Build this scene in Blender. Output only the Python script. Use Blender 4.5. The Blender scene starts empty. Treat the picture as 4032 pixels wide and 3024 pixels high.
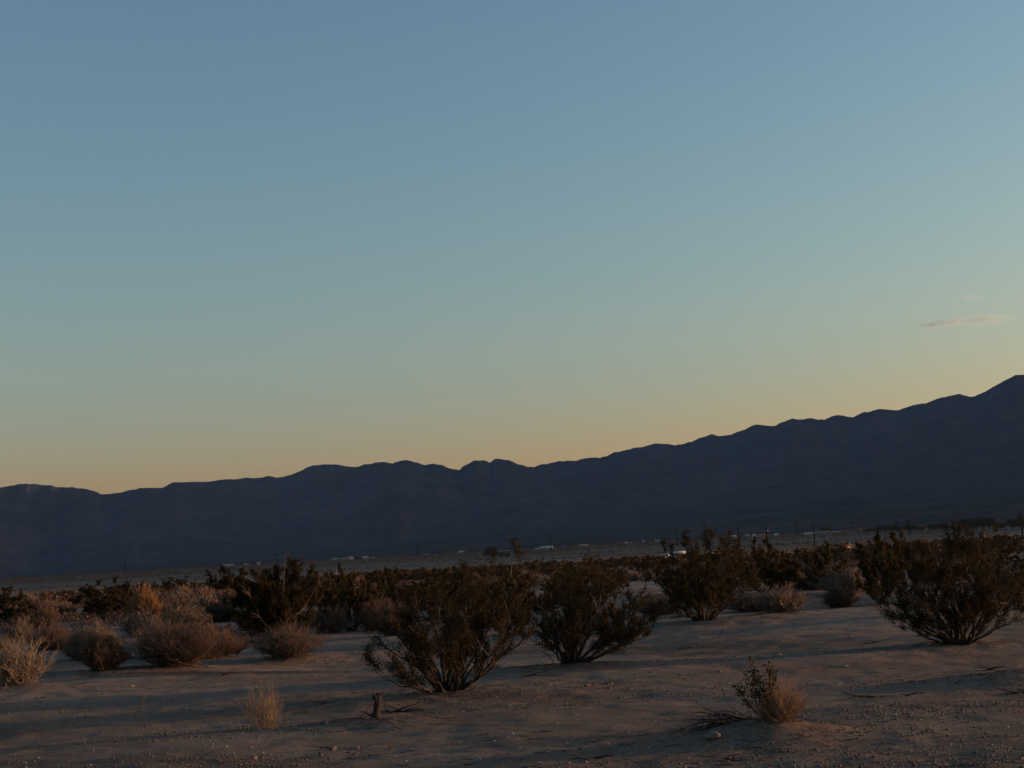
import bpy, math, random
import numpy as np
from mathutils import Matrix, Vector

# ------------------------------------------------------------------ camera, world, sun, exposure
scene = bpy.context.scene
col = scene.collection
R = math.radians
EYE = 1.70
PITCH, ROLL = 6.84, -3.3
F = 5600.0                       # focal length in photograph pixels (4032 wide)
cam_d = bpy.data.cameras.new("camera")
cam = bpy.data.objects.new("camera", cam_d); col.objects.link(cam)
cam_d.sensor_width = 36.0; cam_d.lens = 36.0 * F / 4032.0
cam_d.clip_start = 0.1; cam_d.clip_end = 120000.0
MC = Matrix.Rotation(R(90 + PITCH), 4, 'X') @ Matrix.Rotation(R(ROLL), 4, 'Z')
MC.translation = (0, 0, EYE)
cam.matrix_world = MC
scene.camera = cam
scene.render.resolution_x = 1024; scene.render.resolution_y = 768

SUN_AZ, SUN_EL = 78.0, 3.6       # degrees clockwise from the view direction, degrees up
w = bpy.data.worlds.new("World"); scene.world = w; w.use_nodes = True
nt = w.node_tree; nt.nodes.clear()
out = nt.nodes.new('ShaderNodeOutputWorld'); bg = nt.nodes.new('ShaderNodeBackground')
sky = nt.nodes.new('ShaderNodeTexSky'); sky.sky_type = 'NISHITA'; sky.sun_disc = False
sky.sun_elevation = R(SUN_EL); sky.sun_rotation = R(SUN_AZ)
sky.altitude = 300; sky.air_density = 1.3; sky.dust_density = 1.6; sky.ozone_density = 4.0
bg.inputs['Strength'].default_value = 0.15
wb = nt.nodes.new('ShaderNodeMix'); wb.data_type = 'RGBA'; wb.blend_type = 'MULTIPLY'; wb.inputs[0].default_value = 1.0
wb.inputs[7].default_value = (1.59, 1.10, 0.81, 1)        # the camera's white balance
# the camera's contrast, per channel, on the sky's own colour
sr = nt.nodes.new('ShaderNodeSeparateColor'); cr = nt.nodes.new('ShaderNodeCombineColor'); nt.links.new(sky.outputs[0], sr.inputs[0])
for ch, ex, piv in ((0, 1.2, 0.32), (1, 1.15, 0.65), (2, 1.0, 0.8)):
    pw = nt.nodes.new('ShaderNodeMath'); pw.operation = 'POWER'; pw.inputs[1].default_value = ex; nt.links.new(sr.outputs[ch], pw.inputs[0])
    ml = nt.nodes.new('ShaderNodeMath'); ml.operation = 'MULTIPLY'; ml.inputs[1].default_value = piv ** (1 - ex); nt.links.new(pw.outputs[0], ml.inputs[0])
    nt.links.new(ml.outputs[0], cr.inputs[ch])
nt.links.new(cr.outputs[0], wb.inputs[6]); nt.links.new(wb.outputs[2], bg.inputs[0]); nt.links.new(bg.outputs[0], out.inputs[0])

sl = bpy.data.lights.new("sun", 'SUN'); sl.energy = 2.8; sl.angle = R(0.5); sl.color = (1.0, 0.56, 0.31)
sun = bpy.data.objects.new("sun", sl); col.objects.link(sun)
SD = Vector((math.cos(R(SUN_EL)) * math.sin(R(SUN_AZ)), math.cos(R(SUN_EL)) * math.cos(R(SUN_AZ)), math.sin(R(SUN_EL))))
sun.rotation_euler = SD.to_track_quat('Z', 'Y').to_euler()

scene.view_settings.view_transform = 'Standard'; scene.view_settings.look = 'None'
scene.view_settings.gamma = 1.0; scene.view_settings.exposure = 1.43
scene.view_settings.use_curve_mapping = False

random.seed(11)
RNG = np.random.default_rng(11)

# ------------------------------------------------------------------ small helpers
def ray(px, py):
    v = Vector(((px - 2016) / F, -(py - 1512) / F, -1.0))
    return (MC.to_3x3() @ v).normalized()

MI = MC.inverted()
def proj(x, y, z):
    p = MI @ Vector((x, y, z))
    return (2016 + F * p.x / -p.z, 1512 - F * p.y / -p.z)

def _h(ix, iy, s):
    n = (ix.astype(np.int64) * 374761393 + iy.astype(np.int64) * 668265263 + s * 974634777) & 0xFFFFFFFF
    n = ((n ^ (n >> 13)) * 1274126177) & 0xFFFFFFFF
    n = n ^ (n >> 16)
    return (n & 0xFFFFFF) / float(0xFFFFFF) * 2 - 1

def vn(x, y, s=0):
    x = np.asarray(x, float); y = np.asarray(y, float)
    ix = np.floor(x); iy = np.floor(y); fx = x - ix; fy = y - iy
    fx = fx * fx * fx * (fx * (fx * 6 - 15) + 10); fy = fy * fy * fy * (fy * (fy * 6 - 15) + 10)
    a = _h(ix, iy, s); b = _h(ix + 1, iy, s); c = _h(ix, iy + 1, s); d = _h(ix + 1, iy + 1, s)
    return (a * (1 - fx) + b * fx) * (1 - fy) + (c * (1 - fx) + d * fx) * fy

def smooth(a, b, t):
    t = np.clip((t - a) / (b - a), 0, 1); return t * t * (3 - 2 * t)

PD = np.array([0, 110, 200, 300, 400, 550, 700, 850, 1000, 1250, 1500, 1620, 1750, 2000, 2500, 4000, 9000, 16000, 40000], float)
PZ = np.array([0, 0, -0.7, -1.9, -2.6, -2.5, -1.8, -0.4, 1.3, 4.0, 6.7, 7.3, 7.2, 6.0, 5.0, 5.0, 5.0, 5.0, 5.0], float)
_fd = np.linspace(0, 40000, 16001)
_fz = np.interp(_fd, PD, PZ)
_k = np.hanning(61); _k /= _k.sum()
_fz = np.convolve(np.pad(_fz, 30, mode='edge'), _k, mode='valid')

MOUNDS = []      # (x, y, height, radius x, radius y)
def ground_z(x, y, mounds=True):
    x = np.asarray(x, float); y = np.asarray(y, float)
    d = np.hypot(x, y)
    z = np.interp(d, _fd, _fz)
    near = 1 - smooth(300, 900, d)
    z = z + near * (0.16 * vn(x / 9.0 + 3.1, y / 9.0, 1) + 0.052 * vn(x / 3.9, y / 2.6, 2)
                    + 0.016 * vn(x / 1.7, y / 1.2, 3)) - 0.02
    fine = 1 - smooth(40, 90, d)
    z = z + fine * (0.010 * vn(x / 0.62, y / 0.5, 4) + 0.008 * vn(x / 0.25, y / 0.2, 5))
    far = smooth(140, 400, d)
    z = z + far * (0.45 * vn(x / 60.0, y / 90.0, 6) + 0.25 * vn(x / 23.0, y / 37.0, 7)) * (1 - 0.6 * smooth(1700, 2500, d))
    if mounds:
        for (mx, my, mh, rx, ry) in MOUNDS:
            q = ((x - mx) / rx) ** 2 + ((y - my) / ry) ** 2
            z = z + mh * np.exp(-q)
    return z

def gz(x, y): return float(ground_z(x, y))

def at(px, py, extra=0.0):
    """ground point seen at a photograph pixel (extra: mound height expected there)"""
    r = ray(px, py)
    ds = np.geomspace(5, 3000, 6000)
    k = math.hypot(r.x, r.y)
    X = r.x / k * ds; Y = r.y / k * ds; Z = EYE + r.z / k * ds
    g = ground_z(X, Y, False) + extra
    i = int(np.argmax(Z <= g)) if (Z <= g).any() else len(ds) - 1
    return float(X[i]), float(Y[i])

def col_at(px, py, d):
    r = ray(px, py); k = math.hypot(r.x, r.y)
    return r.x / k * d, r.y / k * d

def mesh_np(name, V, quads=None, tris=None, smooth_sh=False, attr=None):
    me = bpy.data.meshes.new(name)
    V = np.asarray(V, np.float32)
    me.vertices.add(len(V)); me.vertices.foreach_set('co', V.ravel())
    idx = []; st = []; tot = []; o = 0
    if quads is not None and len(quads):
        q = np.asarray(quads, np.int32); idx.append(q.ravel()); st.append(np.arange(len(q)) * 4); tot.append(np.full(len(q), 4)); o = len(q) * 4
    if tris is not None and len(tris):
        t = np.asarray(tris, np.int32); idx.append(t.ravel()); st.append(o + np.arange(len(t)) * 3); tot.append(np.full(len(t), 3))
    idx = np.concatenate(idx); st = np.concatenate(st); tot = np.concatenate(tot)
    me.loops.add(len(idx)); me.loops.foreach_set('vertex_index', idx.astype(np.int32))
    me.polygons.add(len(st)); me.polygons.foreach_set('loop_start', st.astype(np.int32))
    me.polygons.foreach_set('loop_total', tot.astype(np.int32))
    if smooth_sh: me.polygons.foreach_set('use_smooth', np.ones(len(st), bool))
    me.update(calc_edges=True); me.validate()
    return me

def obj(name, me, mat, parent=None, loc=None):
    o = bpy.data.objects.new(name, me); col.objects.link(o)
    if mat is not None and not me.materials: me.materials.append(mat)
    if parent is not None: o.parent = parent
    if loc is not None: o.location = loc
    return o

def tag(o, label=None, cat=None, group=None, kind=None):
    if label: o['label'] = label
    if cat: o['category'] = cat
    if group: o['group'] = group
    if kind: o['kind'] = kind
    return o

def empty(name, loc, rz=0.0, label=None, cat=None, group=None):
    o = bpy.data.objects.new(name, None); col.objects.link(o)
    o.location = loc; o.rotation_euler = (0, 0, rz); o.empty_display_size = 0.2
    return tag(o, label, cat, group)

def copy_tree(o, parent=None):
    c = o.copy(); col.objects.link(c)
    if parent is not None: c.parent = parent
    for ch in list(o.children): copy_tree(ch, c)
    return c

class MB:
    """collects boxes, tubes and so on into one mesh"""
    def __init__(s): s.v = []; s.q = []; s.t = []
    def box(s, c, d, rz=0.0, taper=1.0):
        n = len(s.v); cz, sz = math.cos(rz), math.sin(rz)
        for k in (-1, 1):
            for (i, j) in ((-1, -1), (1, -1), (1, 1), (-1, 1)):
                f = taper if k == 1 else 1.0
                x = i * d[0] / 2 * f; y = j * d[1] / 2 * f
                s.v.append((c[0] + x * cz - y * sz, c[1] + x * sz + y * cz, c[2] + k * d[2] / 2))
        for f in ((0, 3, 2, 1), (4, 5, 6, 7), (0, 1, 5, 4), (1, 2, 6, 5), (2, 3, 7, 6), (3, 0, 4, 7)):
            s.q.append(tuple(n + a for a in f))
        return s
    def tube(s, pts, rads, k=3, cap=True):
        pts = [Vector(p) for p in pts]; m = len(pts); n0 = len(s.v)
        up = Vector((0.31, 0.17, 0.93))
        for i, p in enumerate(pts):
            t = (pts[min(i + 1, m - 1)] - pts[max(i - 1, 0)])
            if t.length < 1e-9: t = Vector((0, 0, 1))
            t.normalize()
            a = t.cross(up)
            if a.length < 1e-3: a = t.cross(Vector((1, 0, 0)))
            a.normalize(); b = t.cross(a)
            r = rads[i]
            for j in range(k):
                an = 2 * math.pi * j / k
                q = p + a * (math.cos(an) * r) + b * (math.sin(an) * r)
                s.v.append((q.x, q.y, q.z))
        for i in range(m - 1):
            for j in range(k):
                s.q.append((n0 + i * k + j, n0 + i * k + (j + 1) % k, n0 + (i + 1) * k + (j + 1) % k, n0 + (i + 1) * k + j))
        if cap and k > 3:
            c = len(s.v); s.v.append(tuple(pts[-1])); c0 = len(s.v); s.v.append(tuple(pts[0]))
            for j in range(k):
                s.t.append((n0 + (m - 1) * k + j, n0 + (m - 1) * k + (j + 1) % k, c))
                s.t.append((n0 + (j + 1) % k, n0 + j, c0))
        return s
    def prism(s, prof, x0, x1):
        """profile (y,z) extruded along x"""
        n = len(s.v); m = len(prof)
        for x in (x0, x1):
            for (y, z) in prof: s.v.append((x, y, z))
        for j in range(m): s.q.append((n + j, n + (j + 1) % m, n + m + (j + 1) % m, n + m + j))
        for o in (0, m):
            c = len(s.v); s.v.append(((x0, x1)[o > 0], sum(p[0] for p in prof) / m, sum(p[1] for p in prof) / m))
            for j in range(m):
                a, b = n + o + j, n + o + (j + 1) % m
                s.t.append((b, a, c) if o == 0 else (a, b, c))
        return s
    def mesh(s, name, smooth_sh=False): return mesh_np(name, s.v, s.q, s.t, smooth_sh)
    def build(s, name, mat, parent=None, loc=None, smooth_sh=False):
        return obj(name, s.mesh(name, smooth_sh), mat, parent, loc)

# ------------------------------------------------------------------ materials
def mat_new(name):
    m = bpy.data.materials.new(name); m.use_nodes = True
    n = m.node_tree; b = n.nodes['Principled BSDF']; b.inputs['Specular IOR Level'].default_value = 0.2
    b.inputs['Roughness'].default_value = 0.9
    return m, n, b

K = 0.63       # overall albedo level of this very dark evening exposure
def kc(c): return tuple(v * K for v in c)
def ramp(n, fac, stops):
    r = n.nodes.new('ShaderNodeValToRGB')
    while len(r.color_ramp.elements) < len(stops): r.color_ramp.elements.new(0.5)
    for e, (p, c) in zip(r.color_ramp.elements, stops): e.position = p; e.color = (*c, 1)
    n.links.new(fac, r.inputs[0]); return r.outputs[0]

def noise(n, scale, detail=4, rough=0.55, vec=None, dist=0.0):
    t = n.nodes.new('ShaderNodeTexNoise'); t.inputs['Scale'].default_value = scale
    t.inputs['Detail'].default_value = detail; t.inputs['Roughness'].default_value = rough
    t.inputs['Distortion'].default_value = dist
    if vec is not None: n.links.new(vec, t.inputs['Vector'])
    return t.outputs['Fac']

def mix(n, f, a, b, mode='MIX'):
    m = n.nodes.new('ShaderNodeMix'); m.data_type = 'RGBA'; m.blend_type = mode
    if isinstance(f, float): m.inputs[0].default_value = f
    else: n.links.new(f, m.inputs[0])
    for s, v in ((6, a), (7, b)):
        if isinstance(v, tuple): m.inputs[s].default_value = (*v, 1)
        else: n.links.new(v, m.inputs[s])
    return m.outputs[2]

def bump(n, b, h, strength, dist):
    u = n.nodes.new('ShaderNodeBump'); u.inputs['Strength'].default_value = strength; u.inputs['Distance'].default_value = dist
    n.links.new(h, u.inputs['Height']); n.links.new(u.outputs[0], b.inputs['Normal'])

def simple(name, c, c2=None, scale=3.0, rough=0.85, metal=0.0, spec=0.25, rand=0.0, bmp=0.0):
    m, n, b = mat_new(name)
    b.inputs['Roughness'].default_value = rough; b.inputs['Metallic'].default_value = metal
    b.inputs['Specular IOR Level'].default_value = spec
    g = n.nodes.new('ShaderNodeNewGeometry')
    tc = n.nodes.new('ShaderNodeTexCoord')
    f = noise(n, scale, 4, 0.6, tc.outputs['Object'])
    c2 = c2 or tuple(v * 0.7 for v in c)
    cc = ramp(n, f, [(0.35, kc(c)), (0.65, kc(c2))])
    if rand:
        oi = n.nodes.new('ShaderNodeObjectInfo')
        hs = n.nodes.new('ShaderNodeHueSaturation')
        mr = n.nodes.new('ShaderNodeMapRange'); mr.inputs[3].default_value = 1 - rand; mr.inputs[4].default_value = 1 + rand
        n.links.new(oi.outputs['Random'], mr.inputs[0]); n.links.new(mr.outputs[0], hs.inputs['Value'])
        n.links.new(cc, hs.inputs['Color']); cc = hs.outputs[0]
    n.links.new(cc, b.inputs['Base Color'])
    if bmp: bump(n, b, f, 0.6, bmp)
    return m

def leafy(name, a, b_, c, scale, rand=0.25, transl=0.25):
    m, n, b = mat_new(name)
    g = n.nodes.new('ShaderNodeNewGeometry'); tc = n.nodes.new('ShaderNodeTexCoord')
    f = noise(n, scale, 3, 0.6, tc.outputs['Object'])
    cc = ramp(n, f, [(0.3, kc(a)), (0.5, kc(b_)), (0.72, kc(c))])
    rr = ramp(n, g.outputs['Random Per Island'], [(0.0, (0.55, 0.55, 0.55)), (1.0, (1.5, 1.45, 1.3))])
    cc = mix(n, 1.0, cc, rr, 'MULTIPLY')
    oi = n.nodes.new('ShaderNodeObjectInfo'); hs = n.nodes.new('ShaderNodeHueSaturation')
    mr = n.nodes.new('ShaderNodeMapRange'); mr.inputs[3].default_value = 1 - rand; mr.inputs[4].default_value = 1 + rand
    n.links.new(oi.outputs['Random'], mr.inputs[0]); n.links.new(mr.outputs[0], hs.inputs['Value'])
    n.links.new(cc, hs.inputs['Color']); cc = hs.outputs[0]
    n.links.new(cc, b.inputs['Base Color'])
    tr = n.nodes.new('ShaderNodeBsdfTranslucent'); n.links.new(cc, tr.inputs[0])
    ms = n.nodes.new('ShaderNodeMixShader'); ms.inputs[0].default_value = transl
    o = n.nodes['Material Output']
    n.links.new(b.outputs[0], ms.inputs[1]); n.links.new(tr.outputs[0], ms.inputs[2]); n.links.new(ms.outputs[0], o.inputs[0])
    return m

M = {}
M['creosote_leaf'] = leafy('creosote_leaf', (0.034, 0.030, 0.010), (0.062, 0.044, 0.012), (0.088, 0.052, 0.016), 3.0, 0.3, 0.35)
M['creosote_bark'] = simple('creosote_bark', (0.075, 0.055, 0.042), (0.040, 0.030, 0.024), 9.0, rand=0.15)
M['dead_wood'] = simple('dead_wood', (0.30, 0.25, 0.20), (0.20, 0.155, 0.12), 7.0)
M['root_wood'] = simple('root_wood', (0.060, 0.055, 0.050), (0.024, 0.021, 0.019), 7.0)
M['stump_wood'] = simple('stump_wood', (0.055, 0.043, 0.036), (0.016, 0.013, 0.012), 16.0, bmp=0.01)
M['tan_twig'] = leafy('tan_twig', (0.19, 0.15, 0.125), (0.24, 0.19, 0.155), (0.29, 0.225, 0.18), 2.0, 0.28, 0.1)
M['brown_twig'] = leafy('brown_twig', (0.13, 0.09, 0.075), (0.18, 0.12, 0.095), (0.22, 0.155, 0.12), 2.0, 0.28, 0.1)
M['bare_twig'] = leafy('bare_twig', (0.24, 0.19, 0.15), (0.30, 0.24, 0.19), (0.34, 0.27, 0.21), 2.0, 0.1, 0.0)
M['sunlit_twig'] = leafy('sunlit_twig', (0.30, 0.19, 0.13), (0.37, 0.24, 0.16), (0.42, 0.28, 0.19), 2.0, 0.1, 0.1)  # orange low sunlight put into the twig colour
M['grey_leaf'] = leafy('grey_leaf', (0.045, 0.055, 0.040), (0.065, 0.068, 0.048), (0.09, 0.085, 0.062), 2.5, 0.25, 0.15)
M['gold_grass'] = leafy('gold_grass', (0.36, 0.20, 0.09), (0.44, 0.26, 0.12), (0.50, 0.30, 0.15), 2.0, 0.1, 0.3)
M['pale_grass'] = leafy('pale_grass', (0.30, 0.23, 0.165), (0.37, 0.285, 0.205), (0.43, 0.335, 0.24), 2.0, 0.1, 0.2)
M['scrub_leaf'] = leafy('scrub_leaf', (0.050, 0.036, 0.016), (0.085, 0.055, 0.024), (0.12, 0.072, 0.034), 1.0, 0.3, 0.2)
M['tree_leaf'] = leafy('tree_leaf', (0.055, 0.052, 0.028), (0.08, 0.066, 0.038), (0.11, 0.08, 0.046), 0.6, 0.2, 0.15)

def sand_material():
    m, n, b = mat_new('sand')
    tc = n.nodes.new('ShaderNodeTexCoord'); P = tc.outputs['Object']
    mp = n.nodes.new('ShaderNodeMapping'); mp.inputs['Scale'].default_value = (0.45, 1.6, 1.0); n.links.new(P, mp.inputs[0])
    big = noise(n, 0.23, 5, 0.6, P)
    band = noise(n, 0.8, 5, 0.62, mp.outputs[0], 0.4)
    base = ramp(n, band, [(0.30, kc((0.315, 0.268, 0.218))), (0.50, kc((0.385, 0.333, 0.270))), (0.70, kc((0.435, 0.38, 0.308)))])
    red = ramp(n, big, [(0.42, (1, 1, 1)), (0.62, (0.86, 0.73, 0.68))])
    c = mix(n, 1.0, base, red, 'MULTIPLY')
    gr = noise(n, 26.0, 3, 0.7, P)
    grc = ramp(n, gr, [(0.30, (0.50, 0.47, 0.45)), (0.5, (1, 1, 1)), (0.70, (1.35, 1.3, 1.22))])
    c = mix(n, 0.8, c, grc, 'MULTIPLY')
    # dark gravel specks
    vo = n.nodes.new('ShaderNodeTexVoronoi'); vo.inputs['Scale'].default_value = 11.0; n.links.new(P, vo.inputs['Vector'])
    sp = ramp(n, vo.outputs['Distance'], [(0.10, (0.45, 0.42, 0.40)), (0.22, (1, 1, 1))])
    gm = noise(n, 0.5, 4, 0.6, P)
    gmf = ramp(n, gm, [(0.45, (0, 0, 0)), (0.6, (1, 1, 1))])
    c = mix(n, gmf, c, mix(n, 1.0, c, sp, 'MULTIPLY'))
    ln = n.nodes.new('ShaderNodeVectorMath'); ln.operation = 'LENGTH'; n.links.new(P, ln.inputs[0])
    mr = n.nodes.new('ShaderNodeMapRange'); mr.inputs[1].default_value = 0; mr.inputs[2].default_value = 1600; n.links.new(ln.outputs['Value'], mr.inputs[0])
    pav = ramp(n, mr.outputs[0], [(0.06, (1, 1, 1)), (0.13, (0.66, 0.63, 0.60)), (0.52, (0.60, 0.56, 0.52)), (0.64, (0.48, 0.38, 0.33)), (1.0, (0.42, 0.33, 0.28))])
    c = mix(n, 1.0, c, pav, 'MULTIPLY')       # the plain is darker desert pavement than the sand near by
    n.links.new(c, b.inputs['Base Color'])
    h1 = noise(n, 7.0, 10, 0.82, P)
    bump(n, b, h1, 1.0, 0.12)
    b.inputs['Specular IOR Level'].default_value = 0.05
    return m
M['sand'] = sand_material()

def rock_material():
    m, n, b = mat_new('mountain_rock')
    tc = n.nodes.new('ShaderNodeTexCoord'); P = tc.outputs['Object']
    f = noise(n, 0.0016, 8, 0.6, P); g = noise(n, 0.008, 6, 0.6, P)
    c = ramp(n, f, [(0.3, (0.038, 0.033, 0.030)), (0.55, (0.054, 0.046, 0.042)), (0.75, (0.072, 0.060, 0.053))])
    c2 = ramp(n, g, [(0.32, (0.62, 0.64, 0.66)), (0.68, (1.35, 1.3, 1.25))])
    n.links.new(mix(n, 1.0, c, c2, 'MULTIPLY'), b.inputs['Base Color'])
    bump(n, b, g, 0.5, 25.0)
    b.inputs['Specular IOR Level'].default_value = 0.0; b.inputs['Roughness'].default_value = 1.0
    return m
M['rock'] = rock_material()
M['stone'] = simple('stone', (0.26, 0.21, 0.18), (0.13, 0.105, 0.095), 6.0, rand=0.45)
M['stone_white'] = simple('stone_white', (0.55, 0.5, 0.45), (0.4, 0.36, 0.33), 6.0)
M['pole_wood'] = simple('pole_wood', (0.016, 0.014, 0.013), (0.010, 0.009, 0.008), 1.0, spec=0.05)
M['metal_grey'] = simple('metal_grey', (0.25, 0.26, 0.27), None, 1.0, 0.5, 0.3)
M['white_paint'] = simple('white_paint', (0.72, 0.72, 0.70), (0.62, 0.62, 0.60), 0.8, 0.5)
M['roof_pale'] = simple('roof_pale', (0.55, 0.60, 0.60), (0.45, 0.50, 0.50), 0.6, 0.5)
M['roof_dark'] = simple('roof_dark', (0.05, 0.045, 0.042), None, 0.6)
M['wall_tan'] = simple('wall_tan', (0.42, 0.34, 0.27), (0.36, 0.28, 0.22), 0.4)
M['wall_green'] = simple('wall_green', (0.30, 0.33, 0.27), (0.24, 0.27, 0.22), 0.4)
M['wall_cream'] = simple('wall_cream', (0.55, 0.48, 0.38), (0.48, 0.42, 0.33), 0.4)
M['wall_dark'] = simple('wall_dark', (0.05, 0.042, 0.038), None, 0.4)
M['glass'] = simple('glass', (0.03, 0.035, 0.045), None, 1.0, 0.12, 0.0, 0.6)
M['rubber'] = simple('rubber', (0.02, 0.02, 0.02), None, 1.0)
M['orange_paint'] = simple('orange_paint', (0.55, 0.20, 0.05), (0.45, 0.16, 0.05), 1.0, 0.5)
M['yellow_paint'] = simple('yellow_paint', (0.60, 0.36, 0.06), None, 1.0, 0.5)
M['rust'] = simple('rust', (0.13, 0.075, 0.05), (0.07, 0.04, 0.03), 1.2)

# ------------------------------------------------------------------ where the foreground plants stand (mounds under them)
HERO = {}
def spot(key, px, py, mh=0.0, rx=1.0, ry=1.0):
    x, y = at(px, py, mh)
    if mh: MOUNDS.append((x, y, mh, rx, ry))
    HERO[key] = (x, y)
spot('A', 1772, 2722, 0.05, 1.3, 0.9)
spot('B', 2235, 2612, 0.08, 1.4, 0.8)
spot('D', 2771, 2442, 0.10, 2.0, 1.5)
spot('E', 3783, 2536, 0.06, 1.6, 0.8)
spot('F', 1075, 2518, 0.05, 1.6, 1.0)
spot('ba', 70, 2690, 0.10, 0.9, 0.6)
spot('bb', 412, 2640, 0.05, 0.7, 0.5)
spot('bc', 700, 2622, 0.08, 1.2, 0.8)
spot('bd', 1140, 2586, 0.07, 0.8, 0.6)
spot('bm', 3015, 2838, 0.13, 0.62, 0.42)
spot('st', 1478, 2828, 0.07, 0.8, 0.5)
spot('rm', 3990, 2640, 0.16, 1.2, 0.6)
spot('rf', 3900, 3010, 0.10, 0.8, 0.4)
spot('br', 3080, 2410, 0.07, 1.0, 0.7)

# ------------------------------------------------------------------ ground: one sheet to the horizon
def polar_sheet():
    az = np.concatenate([np.arange(-180, -27, 3.0), np.arange(-27, -22.5, 0.5), np.arange(-22.5, 22.5, 0.11),
                         np.arange(22.5, 40, 0.5), np.arange(40, 180, 3.0)])
    az = np.unique(np.round(az, 4))
    rr = [1.5]
    while rr[-1] < 15000:
        d = rr[-1]
        k = 1.012 if d < 6 else (1.0052 if d < 45 else (1.008 if d < 300 else 1.013))
        rr.append(d * k)
    rr = np.array(rr)
    A, D = np.meshgrid(np.radians(az), rr)
    X = D * np.sin(A); Y = D * np.cos(A)
    Z = ground_z(X, Y)
    na, nr = len(az), len(rr)
    V = np.stack([X.ravel(), Y.ravel(), Z.ravel()], 1)
    i, j = np.meshgrid(np.arange(nr - 1), np.arange(na), indexing='ij')
    j2 = (j + 1) % na
    q = np.stack([i * na + j, i * na + j2, (i + 1) * na + j2, (i + 1) * na + j], -1).reshape(-1, 4)[:, ::-1]
    c = len(V); V = np.vstack([V, [[0, 0, float(ground_z(0, 0))]]])
    t = np.stack([np.arange(na), (np.arange(na) + 1) % na, np.full(na, c)], 1)
    return mesh_np('ground', V, q, t, True)
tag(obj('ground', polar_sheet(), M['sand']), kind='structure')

# ------------------------------------------------------------------ mountains
RIDGE = []
def seg(x0, y0, s, pts): RIDGE.extend((x0 + a / s, y0 + b / s) for a, b in pts)
seg(0, 1800, 2.765, [(0,331),(60,322),(210,292),(290,291),(330,295),(375,290),(475,305),(545,306),(600,320),(650,326),(700,326),(730,332),(745,327),(800,328),(830,336),(930,344),(1010,365),(1060,383),(1103,406),(1180,401),(1250,392),(1310,385),(1370,371),(1430,354),(1470,352),(1525,335),(1600,337),(1670,332),(1770,337),(1820,305),(1880,274),(1940,270),(1990,275),(2040,269),(2130,270)])
seg(800, 1750, 2.765, [(0,407),(70,405),(160,388),(270,377),(330,381),(400,376),(470,358),(510,362),(560,367),(640,361),(690,345),(740,345),(790,362),(870,354),(950,330),(1070,287),(1110,258),(1190,227),(1340,216),(1470,218),(1560,237),(1640,247),(1690,242),(1750,217),(1830,212),(1880,196),(1945,191),(2000,196),(2070,212),(2080,198),(2140,180),(2190,172)])
seg(1600, 1750, 2.765, [(0,173),(50,180),(90,196),(110,194),(205,226),(240,215),(290,208),(350,223),(375,219),(450,255),(510,270),(550,272),(575,280),(615,240),(690,200),(740,170),(790,176),(840,172),(875,181),(908,198),(960,157),(995,151),(1070,167),(1120,173),(1185,200),(1220,218),(1275,226),(1310,245),(1365,242),(1390,248),(1440,227),(1490,210),(1530,214),(1600,196),(1675,179),(1705,182),(1745,174),(1810,180),(1845,178),(1900,160),(1970,148),(2060,140),(2110,147),(2130,136),(2185,126)])
seg(2400, 1620, 2.765, [(0,470),(45,443),(100,441),(170,419),(215,412),(260,397),(365,387),(420,368),(500,348),(560,352),(630,355),(720,368),(745,355),(770,359),(830,347),(880,328),(900,330),(980,288),(1050,271),(1100,248),(1130,250),(1160,263),(1200,267),(1240,266),(1330,250),(1430,210),(1480,195),(1540,160),(1600,140),(1650,145),(1700,155),(1795,159),(1860,125),(1990,76),(2060,87),(2130,83),(2180,71)])
seg(3200, 1450, 2.6587, [(0,525),(30,534),(125,537),(190,505),(265,488),(310,493),(365,511),(425,512),(480,483),(540,458),(590,459),(640,440),(710,425),(780,431),(840,440),(910,436),(940,423),(1060,382),(1130,370),(1190,366),(1270,333),(1330,308),(1420,293),(1535,264),(1600,289),(1660,299),(1700,290),(1770,257),(1795,252),(1900,187),(2010,130),(2110,75),(2180,67),(2212,69)])
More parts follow.
